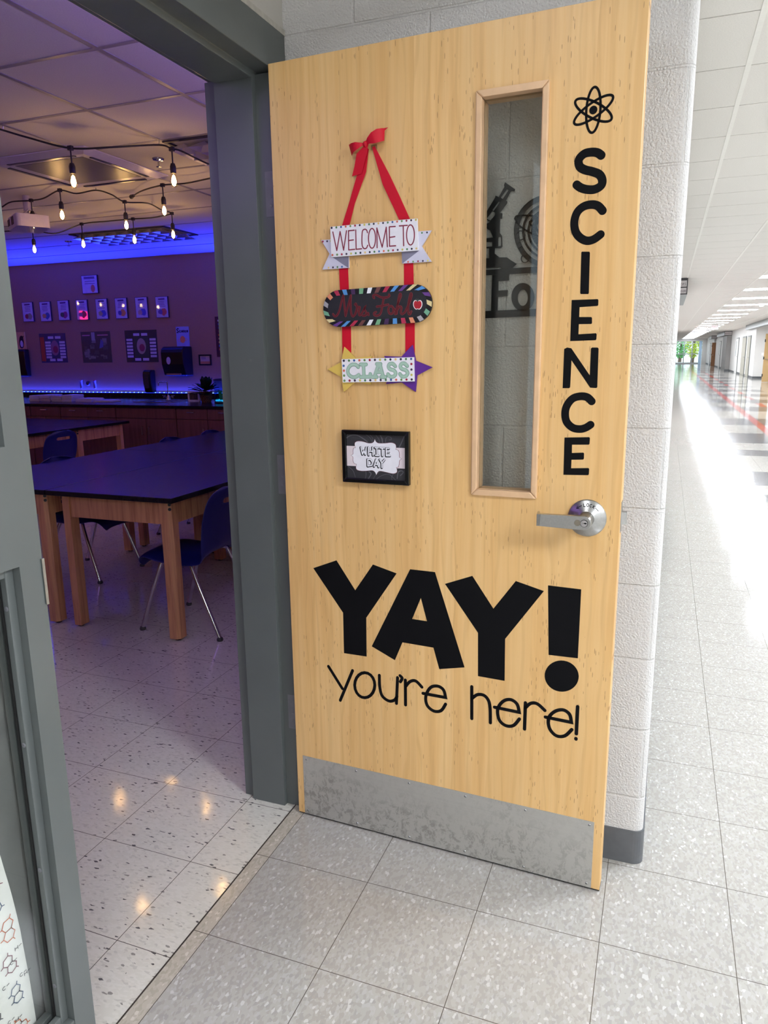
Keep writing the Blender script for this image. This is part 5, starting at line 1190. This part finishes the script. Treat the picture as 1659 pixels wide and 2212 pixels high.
# projector on its mount
P = on(50, 480, 2, 2.50)
pj = thing('projector', 'white projector hanging under the ceiling beside the mullion', 'projector', (-3.93, 3.27, 2.44), math.radians(-32))
mb = MB(); mb.prism(rrect(-0.165, -0.125, 0.165, 0.125, 0.03), 0, 0.095, XY); mb.build('body', flat((214, 206, 204), 0.3), pj, bevel=0.012)
mb = MB(); mb.box((-0.15, -0.128, 0.03), (-0.08, -0.124, 0.08)); mb.build('vent', M_BLACKPLASTIC, pj)
mb = MB(); mb.box((-0.02, -0.128, 0.025), (0.06, -0.124, 0.085)); mb.build('vent', flat((70, 62, 58)), pj)
mb = MB(); mb.tube([(0, 0, 0.14), (0, 0, 0.258)], 0.03, 16); mb.box((-0.1, -0.06, 0.098), (0.1, 0.06, 0.108))
for sx in (-1, 1): mb.tube([(sx * 0.09, 0.05, 0.105), (sx * 0.03, 0.0, 0.15)], 0.006, 6); mb.tube([(sx * 0.09, -0.05, 0.105), (sx * 0.03, 0.0, 0.15)], 0.006, 6)
mb.build('mount', flat((190, 180, 180), 0.3), pj)
# string lights
M_CORD = plain('black_cord', srgb(16, 14, 18), 0.5); M_SOCK = plain('black_socket', srgb(24, 20, 20), 0.45)
M_FIL = emit('filament', (1.0, 0.62, 0.25), BULB)
def string_light(label, nodes):
    """nodes: (u, v, z, kind) with kind b=bulb, h=hook to ceiling, p=plain, e=plug end"""
    t = thing('string_light', label, 'string lights', (0, 0, 0), group='café string lights')
    P = [on(u, v, 2, z) if k != 'w' else Vector((u, v, z)) for u, v, z, k in nodes]
    path = smooth_path([tuple(p) for p in P], 7)
    mb = MB(); mb.tube(path, 0.0055, 7); mb.build('cord', M_CORD, t, smooth=True)
    for p, (u, v, z, k) in zip(P, nodes):
        if k in 'bw':
            mb = MB(); mb.box((p.x - 0.014, p.y - 0.010, p.z - 0.012), (p.x + 0.014, p.y + 0.010, p.z + 0.012)); mb.tube([(p.x, p.y, p.z), (p.x, p.y, p.z - 0.085)], 0.0045, 7)
            mb.lathe([(0, -0.078), (0.012, -0.080), (0.018, -0.098), (0.0175, -0.130), (0.0145, -0.136), (0, -0.136)], p, 'Z', 14); mb.build('socket', M_SOCK, t, smooth=True)
            mb = MB(); mb.lathe([(0.012, -0.134), (0.0165, -0.146), (0.0215, -0.168), (0.0235, -0.184), (0.0205, -0.200), (0.0125, -0.211), (0, -0.215)], p, 'Z', 18); b_ = mb.build('bulb', M_BULBGLASS, t, smooth=True)
            mb = MB(); mb.lathe([(0, -0.142), (0.008, -0.150), (0.0135, -0.172), (0.0145, -0.184), (0.010, -0.200), (0, -0.208)], p, 'Z', 8); mb.build('filament', M_FIL, b_)
        elif k == 'h':
            mb = MB(); mb.tube([(p.x, p.y, p.z), (p.x + 0.004, p.y, (p.z + H) / 2), (p.x, p.y, H - 0.004)], 0.003, 6); mb.build('hook', M_STEEL, t)
        elif k == 'e':
            mb = MB(); d = (P[1] - P[0]).normalized() if p == P[0] else (P[-2] - P[-1]).normalized(); mb.tube([p + d * 0.03, p - d * 0.03], [0.011, 0.017], 10); mb.build('plug', M_SOCK, t)
    return t
string_light('nearest light string with two lit bulbs, crossing in front of the air conditioner', [(-60, 262, 2.655, 'p'), (6, 281, 2.665, 'h'), (60, 297, 2.62, 'p'), (152, 320, 2.58, 'b'), (240, 318, 2.60, 'p'), (343, 313, 2.66, 'h'), (371, 322, 2.625, 'b'), (391, 326, 2.63, 'p'), (445, 352, 2.63, 'p'), (490, 368, 2.63, 'p')])
string_light('short light string with a plug end, running to the hinge jamb', [(286, 424, 2.655, 'e'), (310, 411, 2.65, 'p'), (351, 400, 2.645, 'b'), (400, 396, 2.645, 'p'), (440, 388, 2.65, 'p'), (470, 381, 2.65, 'b'), (500, 372, 2.65, 'p')])
string_light('long looped light string with seven lit bulbs, behind the air conditioner', [(5, 447, 2.63, 'p'), (25, 436, 2.655, 'p'), (67, 433, 2.645, 'b'), (95, 428, 2.64, 'p'), (129, 411, 2.65, 'b'), (165, 418, 2.64, 'p'), (207, 411, 2.68, 'h'), (240, 420, 2.65, 'p'), (269, 436, 2.625, 'b'), (310, 438, 2.64, 'p'), (328, 442, 2.67, 'h'), (350, 454, 2.655, 'p'), (371, 461, 2.645, 'b'), (330, 470, 2.63, 'p'), (287, 473, 2.62, 'b'), (230, 478, 2.625, 'p'), (176, 484, 2.63, 'b'), (120, 504, 2.605, 'p'), (70, 497, 2.62, 'b'), (40, 498, 2.62, 'p'), (5, 500, 2.63, 'p')])

string_light('far left light string, mirrored as white dots in the quote prints', [(-9.74, 3.31, 2.635, 'w'), (-9.64, 2.80, 2.635, 'w'), (-9.46, 2.36, 2.635, 'w'), (-9.16, 2.17, 2.635, 'w'), (-9.15, 1.64, 2.635, 'w')])

# =================================================================== CORRIDOR FITTINGS
PANEL_FAR = emit('dim_diffuser', (0.94, 1.0, 1.09), 16.0)
PANEL = emit('lit_diffuser', (0.94, 1.0, 1.09), HALL_PANEL)
lights_y = [1.90 + 0.61 * (5 * k + 4) for k in range(-5, 28)]
for i, y in enumerate(lights_y):
    if y < YB + 1 or y > YE - 1: continue
    where = 'behind the viewer' if y < 3 else ('just out of frame' if y < 13 else 'number %d along the row towards the glass doors' % (round((y - 13.49) / 3.05) + 1))
    t = thing('ceiling_light', ('lit' if y < 52 else 'far') + ' white corridor ceiling panel, ' + where, 'ceiling light', (3.08, y + 0.305, H), group='row of corridor ceiling lights')
    mb = MB(); mb.box((-0.606, -0.30, 0.002), (0.606, 0.30, 0.010)); mb.build('housing', M_TEE, t)
    mb = MB(); mb.quad((-0.585, -0.28, 0.001), (-0.585, 0.28, 0.001), (0.585, 0.28, 0.001), (0.585, -0.28, 0.001)); mb.build('diffuser', PANEL if y < 52 else PANEL_FAR, t)
t = thing('ceiling_light', 'added fill panel in the door alcove ceiling, unseen above the view', 'ceiling light', (0.42, -1.35, H), group='alcove fill light')  # extra lamp added out of view to lift the door and threshold
mb = MB(); mb.box((-0.30, -0.606, 0.002), (0.30, 0.606, 0.010)); mb.build('housing', M_TEE, t)
mb = MB(); mb.quad((-0.28, -0.585, 0.001), (-0.28, 0.585, 0.001), (0.28, 0.585, 0.001), (0.28, -0.585, 0.001)); mb.build('diffuser', emit('alcove_fill_diffuser', (0.98, 1.0, 1.04), ALCOVE_FILL), t)
# hanging name sign on the left bulkhead
def flag_sign(label, x0, x1, y, z0, z1, depth, names, txt=None):
    t = thing('room_sign', label, 'sign', (x0, y, z0), group='bulkheads with room name plates'); wd, h = x1 - x0, z1 - z0
    mb = MB(); mb.box((0, 0.012, 0), (wd, depth, h)); mb.build('bulkhead', M_FRAME, t)
    mb = MB(); bb = 0.018
    mb.prism([[(0, 0), (wd, 0), (wd, h), (0, h)], [(bb, h - 0.045), (wd - bb, h - 0.045), (wd - bb, h * 0.47), (bb, h * 0.47)], [(bb, h * 0.40), (wd - bb, h * 0.40), (wd - bb, 0.02), (bb, 0.02)]], 0, 0.0115); mb.build('frame', flat((66, 64, 66)), t)
    for za, zb in ((h * 0.47, h - 0.045), (0.02, h * 0.40)):
        mb = MB(); mb.box((bb, 0.006, za), (wd - bb, 0.0115, zb)); pl_ = mb.build('name_plate', flat((214, 208, 208)), t)
        if txt:
            s_ = txt[0 if za > h * 0.42 else 1]; hh_ = (zb - za); ch = hh_ * 0.62; cw = (wd - 2 * bb) / (len(s_) + 0.6); mb = MB()
            for k, c in enumerate(s_):
                for st in FONT.get(c, []):
                    mb.ribbon([(bb + cw * (k + 0.4 + p[0] * 0.78), za + hh_ * 0.2 + p[1] * ch) for p in st], 0.007, 0.006, 0.0052)
            mb.build('lettering', flat((110, 98, 104)), pl_)
    return t
FONT = {'W': [[(0, 1), (0.25, 0), (0.5, 0.9), (0.75, 0), (1, 1)]], 'i': [[(0.5, 0), (0.5, 0.65)], [(0.5, 0.85), (0.5, 0.9)]], 'l': [[(0.5, 0), (0.5, 1)]], 'k': [[(0.2, 0), (0.2, 1)], [(0.8, 0.65), (0.22, 0.3), (0.85, 0)]], 'e': [[(0.15, 0.33), (0.85, 0.33), (0.7, 0.62), (0.3, 0.62), (0.12, 0.33), (0.3, 0.02), (0.8, 0.08)]], 's': [[(0.8, 0.55), (0.5, 0.65), (0.2, 0.52), (0.5, 0.33), (0.8, 0.15), (0.5, 0.0), (0.15, 0.1)]],
        'T': [[(0, 1), (1, 1)], [(0.5, 1), (0.5, 0)]], 'h': [[(0.2, 0), (0.2, 1)], [(0.2, 0.5), (0.5, 0.65), (0.8, 0.5), (0.8, 0)]], 'o': [[(0.5 + 0.38 * math.cos(a), 0.33 + 0.33 * math.sin(a)) for a in [2 * PI * k / 10 for k in range(11)]]], 'm': [[(0.05, 0), (0.05, 0.65)], [(0.05, 0.5), (0.28, 0.65), (0.5, 0.5), (0.5, 0)], [(0.5, 0.5), (0.75, 0.65), (0.95, 0.5), (0.95, 0)]], 'p': [[(0.2, -0.3), (0.2, 0.65)], [(0.2, 0.5), (0.5, 0.65), (0.8, 0.5), (0.8, 0.15), (0.5, 0), (0.2, 0.12)]], 'n': [[(0.2, 0), (0.2, 0.65)], [(0.2, 0.5), (0.5, 0.65), (0.8, 0.5), (0.8, 0)]],
        'E': [[(0.9, 1), (0.1, 1), (0.1, 0), (0.9, 0)], [(0.1, 0.5), (0.75, 0.5)]], 'X': [[(0.05, 1), (0.95, 0)], [(0.95, 1), (0.05, 0)]], 'I': [[(0.5, 0), (0.5, 1)]]}
flag_sign('grey bulkhead with two name plates on the left, nearest in the corridor', 1.0, 1.262, 13.25, 2.41, 2.699, 3.5, 2, ('Wilkes', 'Thompson'))
flag_sign('grey bulkhead with name plates on the left, second down the corridor', 1.0, 1.25, 38.5, 2.42, 2.699, 3.0, 2)
flag_sign('grey bulkhead with name plate above a grey pier on the right', 4.62, 5.1, 55.0, 2.42, 2.699, 8.2, 2)
flag_sign('grey bulkhead with name plate above the wooden door far on the right', 4.62, 5.1, 71.0, 2.42, 2.699, 4.2, 2)
mb = MB(); mb.box((4.86, 12.0, 2.45), (XR, 43.0, 2.699)); 
struct('trim_5', mb, M_FRAME, 'grey bulkhead over the nearest recess on the right', 'bulkhead')
mb = MB(); mb.box((4.62, 55.1, 0.1), (XR, 58.6, 2.42)); mb.box((4.60, 55.0, 0), (XR, 55.1, 2.42))
# piers, doors and frames along the right wall
def slab_door(label, x, ya, yb, mat, z1=2.10, knob_y=None, window=False, along='y'):
    t = thing('corridor_door', label, 'door', (x, ya, 0), group='doors along the right corridor wall')
    w_ = yb - ya
    mb = MB(); mb.box((-0.03, 0, 0), (0.0, w_, z1 + 0.06)); mb.build('frame', M_FRAME, t)
    mb = MB(); mb.box((-0.042, 0.06, 0.006), (-0.03, w_ - 0.06, z1)); d = mb.build('leaf', mat, t)
    mb = MB(); mb.tube([(-0.042, 0.16, 1.02), (-0.10, 0.16, 1.02), (-0.10, 0.30, 1.02)], 0.012, 8); mb.build('handle', M_STEEL, d)
    if window:
        mb = MB(); mb.box((-0.046, w_ - 0.42, 1.05), (-0.042, w_ - 0.2, 1.95)); mb.build('pane', flat((120, 124, 126), 0.1), d)
    return t
M_TAN = plain('tan_wood_door', srgb(206, 170, 118), 0.4); M_GREYDOOR = plain('grey_door', srgb(150, 147, 144), 0.5); M_BEIGEDOOR = plain('beige_door', srgb(176, 172, 158), 0.5)
slab_door('beige steel door left of the wall end, nearer of the pair on the right', XR, 42.0, 43.6, M_BEIGEDOOR)
slab_door('beige steel door, farther of the pair on the right', XR, 44.4, 46.6, M_BEIGEDOOR)
slab_door('white narrow closet door with dark hardware on the right wall', XR, 49.0, 50.6, M_WHITE, window=True)
slab_door('white closet door with a slim window farther down the right wall', XR, 65.0, 66.8, M_WHITE, window=True)
slab_door('white closet door near the glass end on the right wall', XR, 80.0, 82.0, M_WHITE, window=True)
# grey pier and brown door leaf standing out from the wall (seen end on)
mb = MB(); mb.box((4.80, 55.0, 0), (XR - 0.007, 58.8, 2.41)); pier = tag(mb.build('pier', M_GREYDOOR), 'grey pier with dark base standing out from the right wall', 'pier')
mb = MB(); mb.box((4.79, 54.985, 0), (XR - 0.007, 55.0, 0.11)); mb.build('base', M_BASE, pier)
def open_leaf(label, y, x0, x1, mat):
    t = thing('open_door', label, 'door', (x0, y, 0)); mb = MB(); mb.box((0, 0, 0.01), (x1 - x0, 0.045, 2.1)); lf = mb.build('leaf', mat, t)
    for z in (0.3, 1.05, 1.8):
        mb = MB(); mb.box((-0.02, -0.012, z - 0.06), (0.02, 0.0, z + 0.06)); mb.build('hinge', M_BLACKMETAL, t)
    mb = MB(); mb.tube([(0.06, 0, 1.0), (0.06, -0.06, 1.0), (0.18, -0.06, 1.0)], 0.012, 8); mb.build('handle', M_STEEL, lf)
open_leaf('light wooden door standing open at the right edge of the view', 35.3, 5.02, 5.82, M_TAN)
open_leaf('brown wooden door standing open far down the right wall', 72.2, 4.78, 5.3, plain('brown_wood_door', srgb(150, 104, 66), 0.4))
# small plate on the white recess wall
mb = MB(); mb.box((5.42, 39.985, 1.13), (5.56, 39.999, 1.27)); tag(mb.build('wall_switch', flat((245, 244, 242))), 'white switch plate on the pale wall end on the right', 'switch')
# exit sign
ex = thing('exit_sign', 'white hanging exit sign below the corridor ceiling', 'sign', (3.16, 39.6, 2.44))
mb = MB(); mb.box((-0.17, 0, 0), (0.17, 0.04, 0.22)); mb.build('case', flat((244, 242, 240)), ex); mb = MB(); mb.tube([(0, 0.02, 0.22), (0, 0.02, 0.26)], 0.012, 8); mb.build('stem', M_TEE, ex)
mb = MB()
for k, c in enumerate('EXIT'):
    for st in FONT[c]: mb.ribbon([(-0.13 + k * 0.07 + p[0] * 0.045, 0.045 + p[1] * 0.13) for p in st], 0.012, 0, -0.002)
mb.build('lettering', flat((224, 150, 160)), ex)
P = on(1645, 661, 2, H - 0.02); mb = MB(); mb.lathe([(0.07, 0), (0.07, -0.02), (0.045, -0.045), (0, -0.048)], (P.x, P.y, H), 'Z', 20); tag(mb.build('smoke_detector', flat((244, 242, 238)), smooth=True), 'round white smoke detector beside the corridor lights', 'detector')
# end wall with glass doors
mb = MB(); mb.box((XL - 0.2, YE, 2.45), (XR + 1.3, YE + 0.2, H)); mb.box((4.62, YE, 0), (XR + 1.3, YE + 0.2, 2.45)); mb.box((XL - 0.2, YE, 0), (1.1, YE + 0.2, 2.45)); struct('wall_end', mb, M_WHITE, 'white end wall around the glass doors at the end of the corridor', 'wall')
en = thing('window_3', 'glazed entrance doors at the far end of the corridor, greenery outside', 'window', (0, YE, 0), kind='structure')
mb = MB()
for x in (1.12, 1.95, 2.78, 3.62, 4.42): mb.box((x - 0.05, 0.02, 0), (x + 0.05, 0.12, 2.45))
for z0, z1 in ((0, 0.12), (1.02, 1.10), (2.18, 2.26), (2.40, 2.45)): mb.box((1.1, 0.03, z0), (4.45, 0.11, z1))
mb.build('frame', flat((176, 182, 186), 0.35), en)
mb = MB(); mb.box((1.1, 0.06, 0.1), (4.45, 0.068, 2.44)); mb.build('pane', M_GLASS, en)
mb = MB(); mb.box((4.30, -0.02, 0), (4.60, 0.14, 2.45)); mb.build('side_panel', flat((196, 226, 252)), en)['label'] = 'light blue panel'
# outside: ground, trees
mb = MB(); mb.quad((-40, YE + 3, -0.02), (45, YE + 3, -0.02), (45, YE + 80, -0.02), (-40, YE + 80, -0.02)); tag(mb.build('pavement', plain('pale_paving', srgb(196, 208, 206), 0.9, var=0.3, scale=2)), 'pale pavement outside beyond the glass doors', 'ground', kind='structure')
def tree(label, x, y, h, rad, col, sd):
    t = thing('tree', label, 'tree', (x, y, -0.02), group='trees outside the glass doors'); rr = random.Random(sd)
    mb = MB(); mb.tube([(0, 0, 0), (0.1, 0, h * 0.45), (0, 0.1, h * 0.8)], [0.22, 0.16, 0.06], 9); mb.build('trunk', flat((96, 76, 60), 0.9), t)
    mb = MB()
    for k in range(1300):
        a, e = rr.uniform(0, 2 * PI), rr.uniform(-1, 1); q = rad * rr.uniform(0.35, 1.0); c = Vector((q * math.cos(a) * math.sqrt(1 - e * e), q * math.sin(a) * math.sqrt(1 - e * e), h * 0.6 + e * h * 0.5))
        s_ = rr.uniform(0.07, 0.17); d = Vector((rr.uniform(-1, 1), rr.uniform(-1, 1), rr.uniform(-0.6, 0.6))).normalized(); u_ = d.orthogonal().normalized(); v_ = d.cross(u_)
        mb.quad(c - u_ * s_, c - v_ * s_ * 0.6, c + u_ * s_, c + v_ * s_ * 0.6)
    mb.build('crown', plain('leaf_%d' % sd, srgb(*col), 0.6, var=0.35, scale=1.5), t, recalc=False)
tree('bluish green tree outside the left glass door', 1.0, YE + 8, 4.6, 1.15, (60, 160, 110), 1)
tree('mid green tree outside the second glass door', 2.6, YE + 13, 4.8, 1.1, (96, 180, 96), 2)
tree('yellow green tree outside the right glass doors', 3.95, YE + 8.5, 5.0, 1.0, (190, 206, 70), 3)
tree('pale yellow green tree farther right outside the glass doors', 5.7, YE + 14, 5.2, 1.2, (204, 214, 96), 4)
